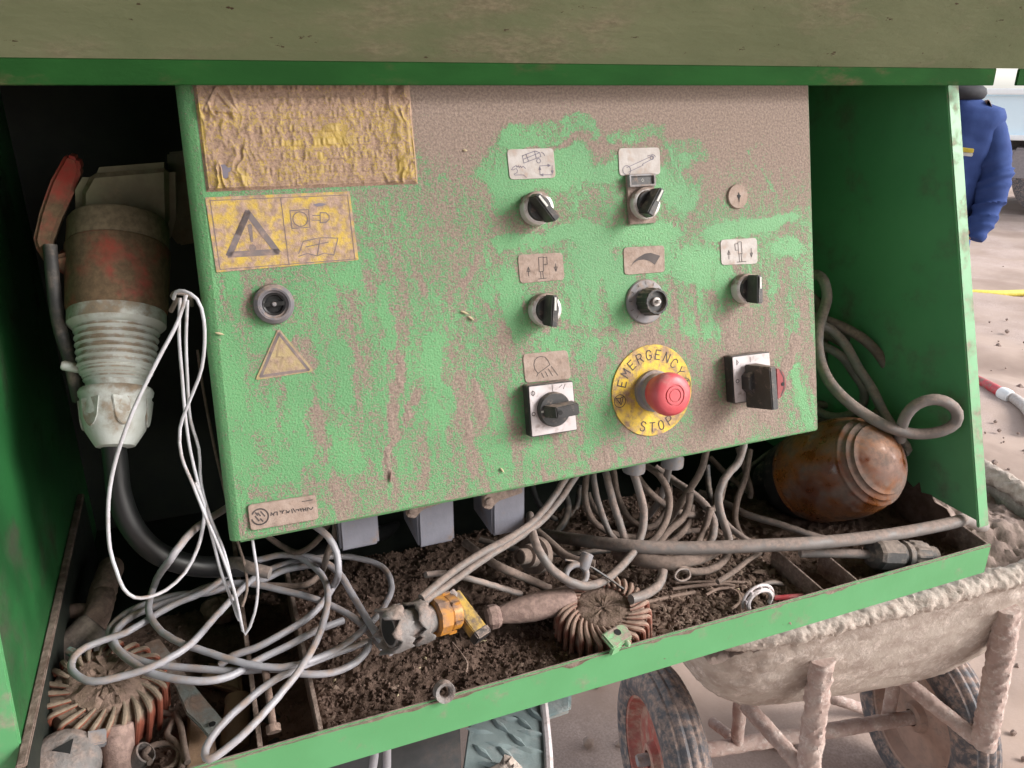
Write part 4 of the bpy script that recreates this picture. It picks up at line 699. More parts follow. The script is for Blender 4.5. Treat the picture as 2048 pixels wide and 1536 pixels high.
# ------------------------------------------------------------------ cables under the box and across the tray
cable([(1040, 1062, .80), (1080, 1068, .74), (1150, 1079, .68), (1250, 1091, .625), (1350, 1096, .60), (1500, 1092, .575), (1650, 1084, .558), (1780, 1069, .55), (1880, 1051, .548), (1914, 1043, .55), (1930, 1038, .560), (1944, 1044, .575), (1960, 1052, .60), (1968, 1052, .66), (1965, 1040, .75)], .0072, M_mcable, 'thickest dusty grey cable, lying across the tray and out at its right end', seg=14)
CB = [(.0052, M_mcable, 'pale grey cable looping forward past the finned disc', [(1258, 915, .66), (1263, 935, .655), (1275, 970, .645), (1287, 1020, .635), (1284, 1065, .625), (1268, 1102, .615), (1240, 1135, .60), (1205, 1163, .588), (1168, 1172, .583), (1120, 1152, .585), (1092, 1125, .59), (1075, 1095, .60), (1064, 1062, .63), (1060, 1030, .68)]),
      (.0050, M_mcable, 'brownish cable hanging left of the pale loop', [(1208, 925, .68), (1211, 943, .675), (1220, 979, .66), (1230, 1018, .65), (1242, 1053, .64), (1252, 1085, .63)]),
      (.0048, M_mcable, 'grey cable dropping from the gland then bending left', [(1340, 905, .66), (1338, 930, .665), (1334, 954, .67), (1324, 989, .68), (1306, 1020, .69), (1284, 1042, .70), (1250, 1050, .71)]),
      (.0048, M_dcable, 'dusty cable bowing right then curling down left', [(1280, 925, .70), (1296, 934, .69), (1319, 951, .67), (1334, 976, .66), (1339, 1008, .65), (1331, 1043, .64), (1309, 1078, .63), (1280, 1100, .63)]),
      (.0056, M_mcable, 'thick dusty cable arching down to the right of the loops', [(1310, 935, .74), (1344, 959, .72), (1381, 984, .69), (1411, 1011, .67), (1427, 1040, .655), (1426, 1070, .64), (1416, 1095, .635)]),
      (.0050, M_dcable, 'dark cable slanting down left across the loops', [(1415, 890, .68), (1411, 909, .68), (1401, 944, .675), (1378, 981, .67), (1351, 1021, .665), (1328, 1055, .66), (1310, 1085, .65)]),
      (.0054, M_mcable, 'S-shaped grey cable below the right part of the box', [(1488, 885, .66), (1485, 900, .655), (1476, 926, .65), (1455, 949, .645), (1441, 974, .64), (1437, 1003, .635), (1445, 1038, .625), (1456, 1070, .615), (1459, 1092, .61)]),
      (.0050, M_dcable, 'mud-caked cable curving up to the crossing', [(1380, 985, .66), (1378, 1008, .655), (1364, 1038, .65), (1341, 1058, .645), (1324, 1078, .64), (1312, 1100, .63)]),
      (.0046, M_dcable, 'cracked dusty cable inside the right loop', [(1384, 1010, .68), (1380, 1040, .67), (1364, 1065, .66), (1340, 1085, .65), (1320, 1090, .645)]),
      (.0050, M_dcable, 'short dusty cable rising beside the thick arch', [(1420, 1015, .66), (1416, 1035, .655), (1406, 1065, .65), (1393, 1090, .64)]),
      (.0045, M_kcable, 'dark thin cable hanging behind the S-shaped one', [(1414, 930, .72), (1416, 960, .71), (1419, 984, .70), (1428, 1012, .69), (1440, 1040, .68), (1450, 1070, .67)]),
      (.0052, M_mcable, 'straight dusty cable running right toward the lamp', [(1400, 985, .74), (1443, 1003, .71), (1500, 1031, .67), (1558, 1048, .645), (1628, 1072, .62), (1690, 1085, .61)]),
      (.0044, M_mcable, 'thin grey cable dipping under the thick crossing cable', [(1440, 1030, .66), (1458, 1053, .65), (1490, 1078, .63), (1525, 1095, .62)]),
      (.0046, M_dcable, 'dark bowed cable at the left of the tangle', [(1172, 950, .72), (1170, 993, .71), (1178, 1028, .70), (1198, 1053, .69), (1235, 1070, .68), (1270, 1076, .68)]),
      (.0042, M_dcable, 'dusty cable behind, bowing left of the brownish one', [(1175, 985, .75), (1188, 1015, .74), (1215, 1045, .73), (1245, 1065, .72)]),
      (.0078, M_dcable, 'fat dusty cable just below the thick crossing cable', [(1235, 1108, .64), (1284, 1119, .61), (1334, 1127, .595), (1371, 1121, .592), (1406, 1111, .595), (1430, 1098, .60)]),
      (.0058, M_mcable, 'short bent cable stub poking out behind the finned disc', [(1326, 1140, .585), (1325, 1152, .58), (1315, 1172, .57), (1292, 1188, .56), (1262, 1198, .555)]),
      (.0048, M_dcable, 'earth-coloured cable half buried right of the stub', [(1350, 1130, .59), (1378, 1142, .582), (1416, 1141, .58), (1443, 1126, .585), (1456, 1106, .595)]),
      (.0036, M_dcable, 'thin dusty cable rising from the soil to the right', [(1435, 1164, .565), (1470, 1141, .572), (1497, 1119, .58), (1520, 1105, .588)]),
      (.0042, M_mcable, 'upper one of the twin cables running down to the torn fitting', [(1150, 930, .66), (1128, 962, .65), (1100, 1005, .64), (1066, 1043, .63), (1025, 1072, .615), (965, 1105, .60), (910, 1140, .585), (870, 1172, .572), (842, 1196, .562)]),
      (.0042, M_mcable, 'lower one of the twin cables running down to the torn fitting', [(1168, 930, .66), (1147, 960, .652), (1119, 1001, .642), (1083, 1042, .632), (1037, 1076, .618), (990, 1104, .605), (930, 1145, .59), (885, 1178, .575), (846, 1204, .56)]),
      (.0052, M_dcable, 'dusty cable lying on the soil behind the brown grip', [(930, 1085, .68), (965, 1112, .65), (1000, 1134, .625), (1049, 1155, .625), (1099, 1178, .62)]),
      (.0036, M_mcable, 'thin grey cable lying in an arc on the soil left of the grip', [(852, 1150, .60), (891, 1147, .605), (945, 1159, .595), (990, 1172, .605), (1042, 1188, .61)]),
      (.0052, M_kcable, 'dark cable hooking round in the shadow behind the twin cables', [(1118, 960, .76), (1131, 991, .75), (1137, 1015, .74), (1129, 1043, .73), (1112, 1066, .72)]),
      (.0056, M_dcable, 'dusty cable going into the shadow below the connectors', [(1070, 1060, .70), (1104, 1088, .67), (1129, 1110, .65), (1161, 1123, .63), (1190, 1128, .62)]),
      (.0030, M_mcable, 'curled thin cable end on the soil near the clip', [(1520, 1172, .56), (1545, 1165, .562), (1570, 1172, .56), (1584, 1188, .552)]),
      (.0042, M_kcable, 'dark cable slanting behind the amber lamp base', [(1590, 880, .80), (1540, 905, .79), (1500, 935, .78), (1460, 975, .76)]),
      (.0046, M_dcable, 'dusty cable crossing behind the S-shaped one to the right', [(1420, 915, .78), (1450, 945, .76), (1485, 975, .74), (1500, 985, .73)]),
      (.0046, M_dcable, 'dark loop of cable hanging lowest behind the pale loop', [(1225, 930, .74), (1235, 990, .72), (1262, 1040, .70), (1300, 1055, .69), (1330, 1025, .70), (1338, 975, .72), (1325, 930, .74)]),
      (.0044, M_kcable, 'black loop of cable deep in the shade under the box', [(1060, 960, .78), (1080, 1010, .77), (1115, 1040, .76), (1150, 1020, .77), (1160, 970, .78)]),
      (.0046, M_dcable, 'dusty cable swinging from the left gland to the right bundle', [(1260, 930, .69), (1300, 985, .68), (1350, 1020, .67), (1395, 1030, .67), (1435, 1010, .68), (1450, 960, .70)]),
      (.0042, M_mcable, 'thin cable dropping straight left of the brownish one', [(1185, 935, .70), (1192, 985, .69), (1205, 1030, .68), (1222, 1070, .67), (1240, 1090, .66)]),
      (.0046, M_dcable, 'dusty bowed cable right of the S-shaped one', [(1500, 900, .72), (1492, 950, .70), (1475, 1000, .68), (1470, 1040, .67), (1485, 1080, .65)]),
      (.0044, M_dcable, 'dusty loop lying flat behind the thick crossing cable', [(1290, 1085, .66), (1330, 1070, .67), (1380, 1062, .68), (1430, 1066, .67), (1450, 1082, .65)]),
      (.0042, M_kcable, 'dark cable running low along the shaded soil', [(960, 1080, .74), (1040, 1100, .70), (1130, 1108, .67), (1220, 1100, .66)]),
      (.0042, M_dcable, 'dusty cable falling straight beside the lamp base', [(1475, 895, .74), (1490, 940, .72), (1502, 985, .70), (1500, 995, .70)])]
for r, m, lb, P in CB: cable(P, r * (.84 if r < .007 else 1), m, lb, seg=12, wob=.0005)
tag(mk('black_tie', tube(spline([aty(1130, 1120, .60), aty(1170, 1128, .595), aty(1215, 1155, .585), aty(1250, 1180, .575), aty(1290, 1206, .562)], .008), .0013, 6), M_black, origin=True), 'thin black tie strip running down to the finned disc', 'cable tie')
# coil on the right behind the box
RC = [('second dark coil strand just inside the outer one', .0062, M_dcable, [(1610, 660, .80), (1640, 664, .785), (1690, 690, .765), (1735, 728, .755), (1756, 768, .75), (1750, 802, .75), (1725, 826, .76)]),
      ('dusty coil strand hugging the edge of the box', .0060, M_dcable, [(1622, 590, .82), (1640, 618, .81), (1648, 660, .805), (1645, 720, .80), (1662, 770, .79), (1690, 795, .78), (1720, 800, .78)]),
      ('lowest coil strand resting on the lamp', .0058, M_dcable, [(1615, 835, .78), (1660, 842, .76), (1710, 845, .745), (1750, 838, .735), (1780, 815, .73), (1788, 780, .735)]),
      ('coiled cable sweeping lowest and curling up against the side wall', .0066, M_mcable, [(1610, 560, .80), (1632, 549, .77), (1648, 563, .75), (1654, 594, .74), (1645, 629, .73), (1636, 668, .715), (1639, 715, .70), (1658, 762, .675), (1693, 801, .65), (1736, 832, .63), (1779, 855, .61), (1833, 868, .595), (1884, 862, .58), (1911, 846, .575), (1914, 825, .575), (1896, 806, .58), (1865, 799, .588), (1833, 809, .596), (1814, 828, .60), (1804, 852, .605), (1800, 880, .61)]),
      ('dark outer coil of cable behind the right edge of the box', .0066, M_dcable, [(1600, 632, .78), (1630, 635, .76), (1673, 649, .74), (1724, 676, .72), (1759, 711, .71), (1779, 750, .70), (1777, 789, .70), (1759, 821, .70), (1736, 848, .71)]),
      ('straight run of coiled cable down to beside the amber lamp', .0062, M_mcable, [(1640, 650, .74), (1660, 658, .735), (1689, 688, .72), (1716, 735, .70), (1744, 778, .68), (1767, 825, .66), (1794, 868, .64), (1814, 900, .625), (1806, 905, .625)]),
      ('inner coil of cable turning back under the box edge', .0058, M_mcable, [(1630, 688, .76), (1646, 692, .755), (1681, 711, .74), (1708, 747, .73), (1727, 778, .72), (1724, 809, .72), (1693, 831, .73), (1658, 832, .75), (1634, 821, .77)]),
      ('short horizontal piece of coiled cable above the lamp', .0056, M_dcable, [(1620, 806, .80), (1650, 810, .79), (1685, 809, .78), (1716, 797, .77), (1734, 772, .77)]),
      ('dark middle coil of cable in the shade', .0058, M_kcable, [(1655, 668, .78), (1693, 674, .77), (1724, 707, .76), (1742, 743, .76), (1744, 772, .76)]),
      ('dark upright coil of cable right behind the box edge', .006, M_kcable, [(1634, 600, .82), (1650, 640, .82), (1664, 690, .81), (1662, 730, .81), (1640, 765, .82)])]
for lb, r, m, P in RC: cable(P, r, m, lb, seg=12)
cable([(1812, 950, .66), (1818, 990, .65), (1826, 1030, .64), (1832, 1065, .63)], .0048, M_dcable, 'dusty cable hanging between the lamp and the side wall', seg=10)
# ------------------------------------------------------------------ amber lamp
A = aty(1612, 955, .70); rh = ray(1680, 935) / np.linalg.norm(ray(1680, 935)); ei = cR * .97 + cU * .24; ei = ei - rh * ei.dot(rh); ei /= np.linalg.norm(ei)
B = A + (ei * math.sin(math.radians(47)) - rh * math.cos(math.radians(47))) * .135; A = A - (B - A) * .14
lp = empty('beacon_lamp', 'round amber beacon lamp with dusty ringed dome lying on its side', 'lamp', tuple(A)); AM = Matrix.Translation(Vector(-A)) @ axisM(A, B)
L_ = float(np.linalg.norm(B - A))
k_ = L_ / 270 * 1.0
def lx(prof): return [(r * .001, z * L_) for r, z in prof]
lp_ = [(57, .14), (59, .17), (58.5, .20), (60.5, .21)]
for k in range(110):
    z_ = .23 + .772 * math.sin(k / 109 * math.pi / 2); r_ = 62.5 * (1 - max(0, (z_ - .42) / .585) ** 3.0) ** .5 if z_ > .42 else 60.8 + 1.7 * (z_ - .23) / .19
    for rr_ in (51, 45, 39): r_ += 2.4 * math.exp(-((r_ - rr_) / 1.3) ** 2)
    lp_.append((max(r_, .3), z_))
mk('lens', lathe(lx(lp_), 72), M_amber, lp, AM, ang=50)
mk('base', lathe(lx([(30, -.30), (36, -.28), (38, -.05), (52, -.02), (55, .06), (57, .14)]), 48), M_black, lp, AM)
# finned discs
M_dustcake = mat('caked dust', (.25, .175, .14), (.17, .12, .09), .95, bump=.8, bs=420, ns=90, spec=.2)
def rough(g, a): return [np.array(p, float) + RNG.normal(0, a, 3) for p in g[0]], g[1]
def finned(name, label, M, r, h, nf, m, skew, mtop):
    t = empty(name, label, 'finned lamp', M)
    mk('core', lathe([(r * .88, 0), (r * .93, h * .12), (r * .93, h * .62), (r * .86, h * .84), (r * .66, h * .93), (r * .60, h * .95), (r * .57, h * .90), (r * .1, h * .91), (.0005, h * .91)], 56), m, t)
    P = []
    for k in range(15):
        q = k / 14
        if q < .55: s_ = q / .55; rr = r * (.56 + .40 * s_); zz_ = h * (1.0 - .10 * s_ ** 3); 
        else: s_ = (q - .55) / .45; rr = r * (.96 + .05 * math.sin(s_ * 1.6)); zz_ = h * (.90 - .86 * s_)
        a_ = skew * (rr / r - .55) * 1.1 - .10 * max(0, (q - .55)) ; P.append((rr * math.cos(a_), rr * math.sin(a_), zz_))
    w = [r * .050 * (.55 + .5 * min(1, k / 5)) for k in range(15)]
    g = tube(spline(P, n=2), np.interp(np.linspace(0, 14, 29), range(15), w), 8)
    f0 = mk('fin', g, m, t)
    for k in range(1, nf):
        f = f0.copy(); COL.objects.link(f); f.parent = t; f.matrix_basis = Matrix.Rotation(2 * math.pi * k / nf + .02 * math.sin(k * 3.3), 4, 'Z')
    return t
c = atz(1205, 1262, H - .518)
t = finned('finned_lamp', 'round orange lamp body with curved fins, dusty, next to the green bracket', Matrix.Translation(Vector(c)) @ Matrix.Rotation(math.radians(9), 4, 'X') @ Matrix.Rotation(math.radians(-6), 4, 'Y'), .047, .036, 30, M_orange, .9, None)
mk('dust_cake', rough(lathe([(.0275, .0318), (.026, .0340), (.021, .0348), (.016, .0352), (.011, .0350), (.006, .0352), (.0004, .0346)], 44), .0007), M_dustcake, t)
c = atz(213, 1426, H - .508)
t = finned('finned_lamp', 'round orange lamp body with fins, heaped with brown dust in the left corner', Matrix.Translation(Vector(c)) @ Matrix.Rotation(math.radians(12), 4, 'X') @ Matrix.Rotation(math.radians(10), 4, 'Y'), .048, .040, 24, M_orange2, -.5, None)
mk('dust_cake', rough(lathe([(.034, .0350), (.031, .0390), (.027, .0412), (.022, .0425), (.016, .044), (.010, .0435), (.005, .044), (.0004, .0435)], 48), .0013), M_dustcake, t)
c = atz(1232, 1277, H - .484)
gb = tag(mk('green_bracket', cat_geo(plate([(-.016, -.012, .0), (.016, -.010, 0), (.020, .006, 0), (.012, .012, 0), (-.016, .010, 0)], (0, 0, 1), .006)), M_green2, M=Matrix.Translation(Vector(c)) @ Matrix.Rotation(.25, 4, 'Z') @ Matrix.Rotation(math.radians(18), 4, 'X') @ Matrix.Scale(.82, 4), bevel=.0018), 'small pale green bracket with a hole on the tray lip', 'bracket')
mk('hole', lathe([(.0042, .0062), (.0042, .0065)], 18), M_dark, gb, Matrix.Translation((.003, .003, 0)))
mk('side_tab', plate([(-.016, -.012, -.008), (-.003, -.0118, -.009), (-.001, -.0118, .003), (-.016, -.012, .004)], (0, 1, 0), .004), M_green2, gb, bevel=.001)
mk('rivet', lathe([(.0036, 0), (.0036, .004), (.002, .006)], 16), M_green2, gb, axisM((.006, -.010, .002), (.006, -.03, .004)))
# brown grip
A, B = atz(974, 1236, H - .489), atz(1148, 1196, H - .486)
gr = empty('tool_handle', 'brown dusty tool handle with a collared end lying on the soil', 'handle', tuple(A)); AM = Matrix.Translation(Vector(-A)) @ axisM(A, B); L_ = float(np.linalg.norm(B - A))
mk('grip', lathe([(.0085, L_ * .14), (.0092, L_ * .18), (.0122, L_ * .34), (.0138, L_ * .52), (.0140, L_ * .70), (.0136, L_ * .86), (.0126, L_ * .95), (.0095, L_), (.0005, L_ * 1.003)], 32), M_brown, gr, AM)
mk('end_collar', lathe([(.0005, -.001), (.0105, 0), (.0120, L_ * .03), (.0120, L_ * .10), (.0100, L_ * .14), (.0085, L_ * .15)], 8), M_brown, gr, AM, ang=25)
# torn fitting with its orange nut
A, B = aty(774, 1262, .548), aty(914, 1221, .565)
tf = empty('torn_fitting', 'torn grey plastic fitting with an orange nut', 'hose fitting', tuple(A)); AM = Matrix.Translation(Vector(-A)) @ axisM(A, B); L_ = float(np.linalg.norm(B - A))
g = np.random.default_rng(5)
def torn(r0, z0, z1, seg=30, amp=.3):
    v = []; f = []; nz = 5
    e = g.uniform(-amp, amp, seg); e2 = g.uniform(-amp, amp, seg)
    for j in range(nz):
        for i in range(seg):
            a_ = 2 * math.pi * i / seg; q = j / (nz - 1); z = z0 + (z1 - z0) * q + (z1 - z0) * (e[i] * (1 - q) ** 2 + e2[i] * q ** 2); r = r0 * (1 + .06 * math.sin(3 * a_ + j) + g.uniform(-.03, .03)); v.append((r * math.cos(a_), r * math.sin(a_), z))
    for j in range(nz - 1):
        for i in range(seg): f.append((j * seg + i, j * seg + (i + 1) % seg, (j + 1) * seg + (i + 1) % seg, (j + 1) * seg + i))
    return v, f
for z0, z1, r, nm in ((-.02, .20, .0195, 'torn_flange'), (.34, .50, .0190, 'torn_flange')):
    o = mk(nm, torn(r, z0 * L_, z1 * L_, 26, .42), M_torn, tf, AM); md = o.modifiers.new('t', 'SOLIDIFY'); md.thickness = .0018
mk('core', lathe([(.0145, .02 * L_), (.0150, .2 * L_), (.0135, .3 * L_), (.0150, .38 * L_), (.0130, .52 * L_), (.0120, .66 * L_)], 30), M_torn, tf, AM)
mk('bore', lathe([(.0125, .015 * L_), (.0125, .018 * L_)], 30), M_dark, tf, AM)
mk('orange_nut', cat_geo(lathe([(.0150, .62 * L_), (.0178, .645 * L_), (.0178, .80 * L_), (.0160, .82 * L_)], 10), lathe([(.0150, .82 * L_), (.0158, .84 * L_), (.0158, .96 * L_), (.0135, .985 * L_), (.0005, .985 * L_)], 32)), M_amberp, tf, AM, ang=25)
mk('nut_rib', cat_geo(*[box((.0172 * math.cos(a_), .0172 * math.sin(a_), .88 * L_), (.003, .003, .12 * L_)) for a_ in [math.radians(k * 60) for k in range(6)]]), M_amberp, tf, AM, bevel=.0006)['kind'] = 'stuff'
# yellow cutter
A, B = aty(903, 1192, .580), aty(966, 1276, .543)
ct = empty('cutter_knife', 'worn yellow cutter knife with a black end beside the orange nut', 'knife', tuple(A)); AM = Matrix.Translation(Vector(-A)) @ axisM(A, B, (0, 0, 1)); L_ = float(np.linalg.norm(B - A))
mk('body', prism([(-.0075, -.006), (.0065, -.006), (.0085, -.002), (.0085, .004), (.0060, .006), (-.0075, .006)], 0, L_ * .86), M_cutter, ct, AM, bevel=.0008)
mk('end_cap', prism([(-.0085, -.007), (.007, -.007), (.0095, -.0025), (.0095, .0045), (.0068, .007), (-.0085, .007)], L_ * .84, L_), M_black, ct, AM, bevel=.0012)
mk('slider', lathe([(.0005, 0), (.004, .001), (.0045, .006), (.003, .009)], 8), M_greyp, ct, AM @ Matrix.Translation((.0, .003, -.004)))
# ring on the lip, clip, red rod, gland connector, eyelet, plug stub
c = atz(888, 1386, H - .486)
tag(mk('steel_bush', lathe([(.0048, 0), (.0048, .006), (.0065, .008), (.0088, .0085), (.0092, .007), (.0092, .0005), (.0070, 0), (.0048, 0)], 28, False), M_torn, M=axisM(c + [0, .004, 0], c + [.002, -.03, .012])), 'small grey bush standing on the tray lip above the checker plate', 'bush')
c = atz(1527, 1208, H - .497)
cl = empty('hose_clip', 'pale open hose clip behind the tray lip', 'clip', tuple(c + [0, .006, 0]))
mk('ring', tube(spline([(.0145 * math.cos(a_), 0, .0125 * math.sin(a_)) for a_ in [math.radians(k) for k in range(-30, 211, 20)]], .003), .0024, 8), M_face, cl)
mk('outer_ring', tube(spline([(.0190 * math.cos(a_), .003, .0165 * math.sin(a_)) for a_ in [math.radians(k) for k in range(-20, 201, 20)]], .003), .0016, 8), M_face, cl)
mk('rib', cat_geo(*[box((.0168 * math.cos(a_), .0015, .0145 * math.sin(a_)), (.0022, .005, .004)) for a_ in [math.radians(k) for k in (10, 50, 90, 130, 170)]]), M_face, cl)['kind'] = 'stuff'
tag(mk('red_rod', tube([aty(1548, 1197, .545), aty(1570, 1195, .54), aty(1605, 1192, .535)], .0030, 10), M_red, origin=True), 'short red rod beside the pale clip', 'rod')
A, B = aty(1748, 1108, .545), aty(1866, 1112, .535)
gc = empty('cable_connector', 'black ribbed cable connector lying at the right end of the tray', 'connector', tuple(A)); AM = Matrix.Translation(Vector(-A)) @ axisM(A, B); L_ = float(np.linalg.norm(B - A))
mk('collar', lathe([(.009, -.06 * L_), (.0160, -.02 * L_), (.0180, .03 * L_), (.0180, .34 * L_), (.0155, .38 * L_)], 10), M_black if 0 else M_kcable, gc, AM, ang=20)
mk('body', lathe([(.0142, .36 * L_), (.0142, .42 * L_), (.0166, .45 * L_), (.0160, .52 * L_), (.0145, .56 * L_)], 30), M_kcable, gc, AM)
v_, f_ = [], []
K = 48
for z_, r1 in ((.55, .0150), (.58, .0172), (.80, .0168), (.84, .0142), (.86, .0115), (1.0, .0110), (1.0, .0004)):
    for i in range(K): r = r1 * (1 if i % 4 < 2 or z_ > .82 or z_ < .57 else .92); a_ = 2 * math.pi * i / K; v_.append((r * math.cos(a_), r * math.sin(a_), z_ * L_))
mk('ribbed_nut', (v_, [(j * K + i, j * K + (i + 1) % K, (j + 1) * K + (i + 1) % K, (j + 1) * K + i) for j in range(6) for i in range(K)]), M_kcable, gc, AM, ang=25)
mk('tail_cable', tube(spline([aty(1600, 1106, .575), aty(1650, 1106, .565), aty(1700, 1107, .555), aty(1752, 1109, .546)], .01) - A, .0052, 10), M_mcable, gc)
A = aty(1152, 1150, .592)
ey = empty('cable_eyelet', 'grey oval eyelet lying inside the pale cable loop', 'eyelet', tuple(A))
mk('ring', tube(spline([(.0115 * math.cos(t_), .004 * math.sin(t_), .0095 * math.sin(t_)) for t_ in np.linspace(0, 2 * math.pi, 14)[:-1]], n=3, closed=True), .0034, 10, True), M_greyp, ey)
mk('barrel', lathe([(.0055, 0), (.0066, .003), (.0062, .016), (.0035, .017), (.003, .012)], 16), M_greyp, ey, axisM((.008, .002, .004), (.018, .008, .020)))
A, B = aty(1070, 1110, .66), aty(1008, 1118, .635)
tag(mk('plug_stub', lathe([(.020, -.005), (.020, .004), (.013, .006), (.012, .016), (.0085, .017), (.0085, .030), (.007, .0305), (.0062, .026), (.0004, .026)], 28), M_dcable, M=axisM(A, B)), 'dusty round plug end in the shade behind the twin cables', 'plug end')
tag(mk('small_bolt', cat_geo(lathe([(.0058, 0), (.0058, .006), (.003, .006), (.003, .05), (.0026, .051)], 10)), M_rust, M=axisM(aty(548, 1465, .528), aty(535, 1370, .56))), 'muddy bolt standing between the two dividers', 'bolt')
tag(mk('loop_ring', tube(spline([aty(1350, 1155, .57), aty(1362, 1162, .567), aty(1380, 1152, .572), aty(1376, 1140, .578), aty(1358, 1140, .578)], n=4, closed=True), .0012, 8, True), M_mcable, origin=True), 'thin wire ring lying on the soil', 'ring')
TW = [('pale dry stem slanting beside the finned disc', [(1290, 1205), (1340, 1194), (1390, 1184)], .0021), ('dry stalk lying along the soil centre right', [(1345, 1178), (1390, 1172), (1445, 1168), (1470, 1172)], .0018), ('longest dry stalk behind the other one', [(1350, 1166), (1420, 1163), (1490, 1165)], .0014), ('short curved root fibre behind the disc', [(1270, 1170), (1264, 1185), (1256, 1195)], .0007), ('forked root fibre on the soil', [(1288, 1148), (1296, 1160), (1310, 1150)], .0007), ('dark root fibre in the middle of the soil', [(905, 1285), (925, 1310), (935, 1328), (932, 1345)], .0009),
      ('curl of bark near the hose clip', [(1455, 1175), (1475, 1185), (1478, 1205), (1462, 1218)], .0016), ('pale stem end by the right divider', [(1412, 1190), (1435, 1178), (1470, 1176)], .0016)]
for lb, P, r in TW: tag(mk('twig', tube(spline([atz(x, y, H - .507) for x, y in P], .004), r, 7), M_twig, origin=True), lb, 'twig')
# ------------------------------------------------------------------ things in the left end of the tray
A, B = atz(218, 1145, H - .47), atz(172, 1290, H - .50)
pp = empty('branched_pipe', 'mud-covered branched pipe along the left wall', 'pipe', tuple(A)); iA = Matrix.Translation(Vector(-A))
P = spline([atz(222, 1135, H - .475), atz(205, 1190, H - .475), atz(190, 1240, H - .48), atz(172, 1290, H - .49)], .004); P += (RNG.random(P.shape) - .5) * .0016
mk('main_pipe', tube(P, .0125, 18), M_rust, pp, iA)
mk('branch', tube([atz(185, 1225, H - .478), atz(160, 1222, H - .478), atz(138, 1224, H - .478)], [.009, .0075, .0075], 14), M_rust, pp, iA)
mk('socket', lathe([(.015, 0), (.017, .003), (.017, .014), (.014, .016)], 22), M_rust, pp, iA @ axisM(atz(180, 1262, H - .488), atz(165, 1320, H - .495)))
dc = empty('dark_cylinder', 'dark dusty cylinder with a turquoise paint spot in the left corner', 'cylinder', tuple(atz(120, 1330, H - .50))); iA = Matrix.Translation(-dc.location)
mk('body', lathe([(.020, 0), (.023, .003), (.023, .045), (.020, .050), (.0004, .051)], 30), M_kcable, dc, iA @ axisM(atz(115, 1345, H - .505), atz(175, 1285, H - .49)))
mk('paint_spot', tube(spline([atz(138, 1302, H - .462), atz(148, 1308, H - .463), atz(150, 1318, H - .466)], .003), [.004] * len(spline([atz(138, 1302, H - .462), atz(148, 1308, H - .463), atz(150, 1318, H - .466)], .003)), 8), M_teal, dc, iA)
fs = [(285, 1287), (318, 1275), (350, 1318), (382, 1362), (420, 1408), (447, 1440), (440, 1462), (420, 1478), (400, 1452), (372, 1425), (352, 1378), (330, 1345)]
fb = tag(mk('flat_steel_bar', plate([atz(x, y, H - .478 - .00012 * (y - 1275)) for x, y in fs], (0, .1, -1), .004), M_steel, bevel=.001, origin=True), 'flat grey steel bar with a bolt hole, sloping out of the left cables', 'steel bar')
c = Vector(atz(425, 1450, H - .498)) - fb.location
mk('hole', lathe([(.0028, .0), (.0028, .0006)], 16), M_dark, fb, Matrix.Translation(c + Vector((0, 0, .0008))))
tag(mk('wooden_block', hexa([atz(370, 1560, H - .535), atz(445, 1560, H - .535), atz(420, 1440, H - .535), atz(375, 1428, H - .535)], [atz(368, 1560, H - .515), atz(440, 1560, H - .515), atz(424, 1436, H - .515), atz(377, 1425, H - .515)]), M_wood, bevel=.002, origin=True), 'dusty tan wooden block under the steel bar near the lip', 'block')
tag(mk('wooden_peg', lathe([(.011, 0), (.0125, .003), (.0115, .045), (.0125, .05), (.009, .052)], 20), M_wood, M=axisM(atz(468, 1500, H - .53), atz(478, 1400, H - .52))), 'round tan wooden peg left of the left divider', 'peg')
tag(mk('brown_chock', hexa([atz(395, 1375, H - .535), atz(490, 1395, H - .535), atz(485, 1330, H - .535), atz(410, 1325, H - .535)], [atz(402, 1362, H - .51), atz(485, 1385, H - .51), atz(480, 1338, H - .51), atz(415, 1330, H - .51)]), M_wood, bevel=.003, origin=True), 'brown chock lying under the cable coil', 'block')
tag(mk('rubble_lump', (lambda g: ([np.array(p) * (1 + .3 * (RNG.random() - .5)) for p in g[0]], g[1]))(lathe([(.008, -.01), (.017, -.004), (.019, .006), (.010, .014), (.001, .016)], 12)), M_rust, M=Matrix.Translation(Vector(atz(440, 1222, H - .515))), smooth=False), 'brown lump of dried mud behind the wire tips', 'clod')
tag(mk('green_block', hexa([atz(498, 1160, H - .52), atz(550, 1162, H - .52), atz(550, 1140, H - .52), atz(500, 1138, H - .52)], [atz(496, 1150, H - .50), atz(550, 1152, H - .50), atz(550, 1132, H - .50), atz(500, 1130, H - .50)]), M_paint, bevel=.002, origin=True), 'small dark green block in the shade behind the coil', 'block')
ck = [('larger spring wire clip near the front left', [(300, 1525), (288, 1510), (305, 1492), (340, 1488), (358, 1500), (350, 1530), (320, 1545)]), ('bent wire pin with a kinked leg behind it', [(322, 1425), (350, 1432), (340, 1455), (334, 1470), (352, 1485), (368, 1510), (362, 1540)]), ('straight leg of wire beside the kinked pin', [(352, 1425), (362, 1455), (368, 1490), (375, 1525)])]
for k, (lb, P) in enumerate(ck): tag(mk('spring_pin', tube(spline([atz(x, y, H - .512 + .003 * k) for x, y in P], .003), .0027, 10), M_dcable, origin=True), lb, 'wire pin')
tag(mk('pipe_stub', lathe([(.0115, 0), (.0125, .003), (.012, .05), (.0095, .051), (.0095, .02)], 26), M_brown, M=axisM(atz(238, 1580, H - .53), atz(236, 1455, H - .49))), 'brown pipe stub standing under the left finned lamp', 'pipe stub')
c = atz(128, 1540, H - .50)
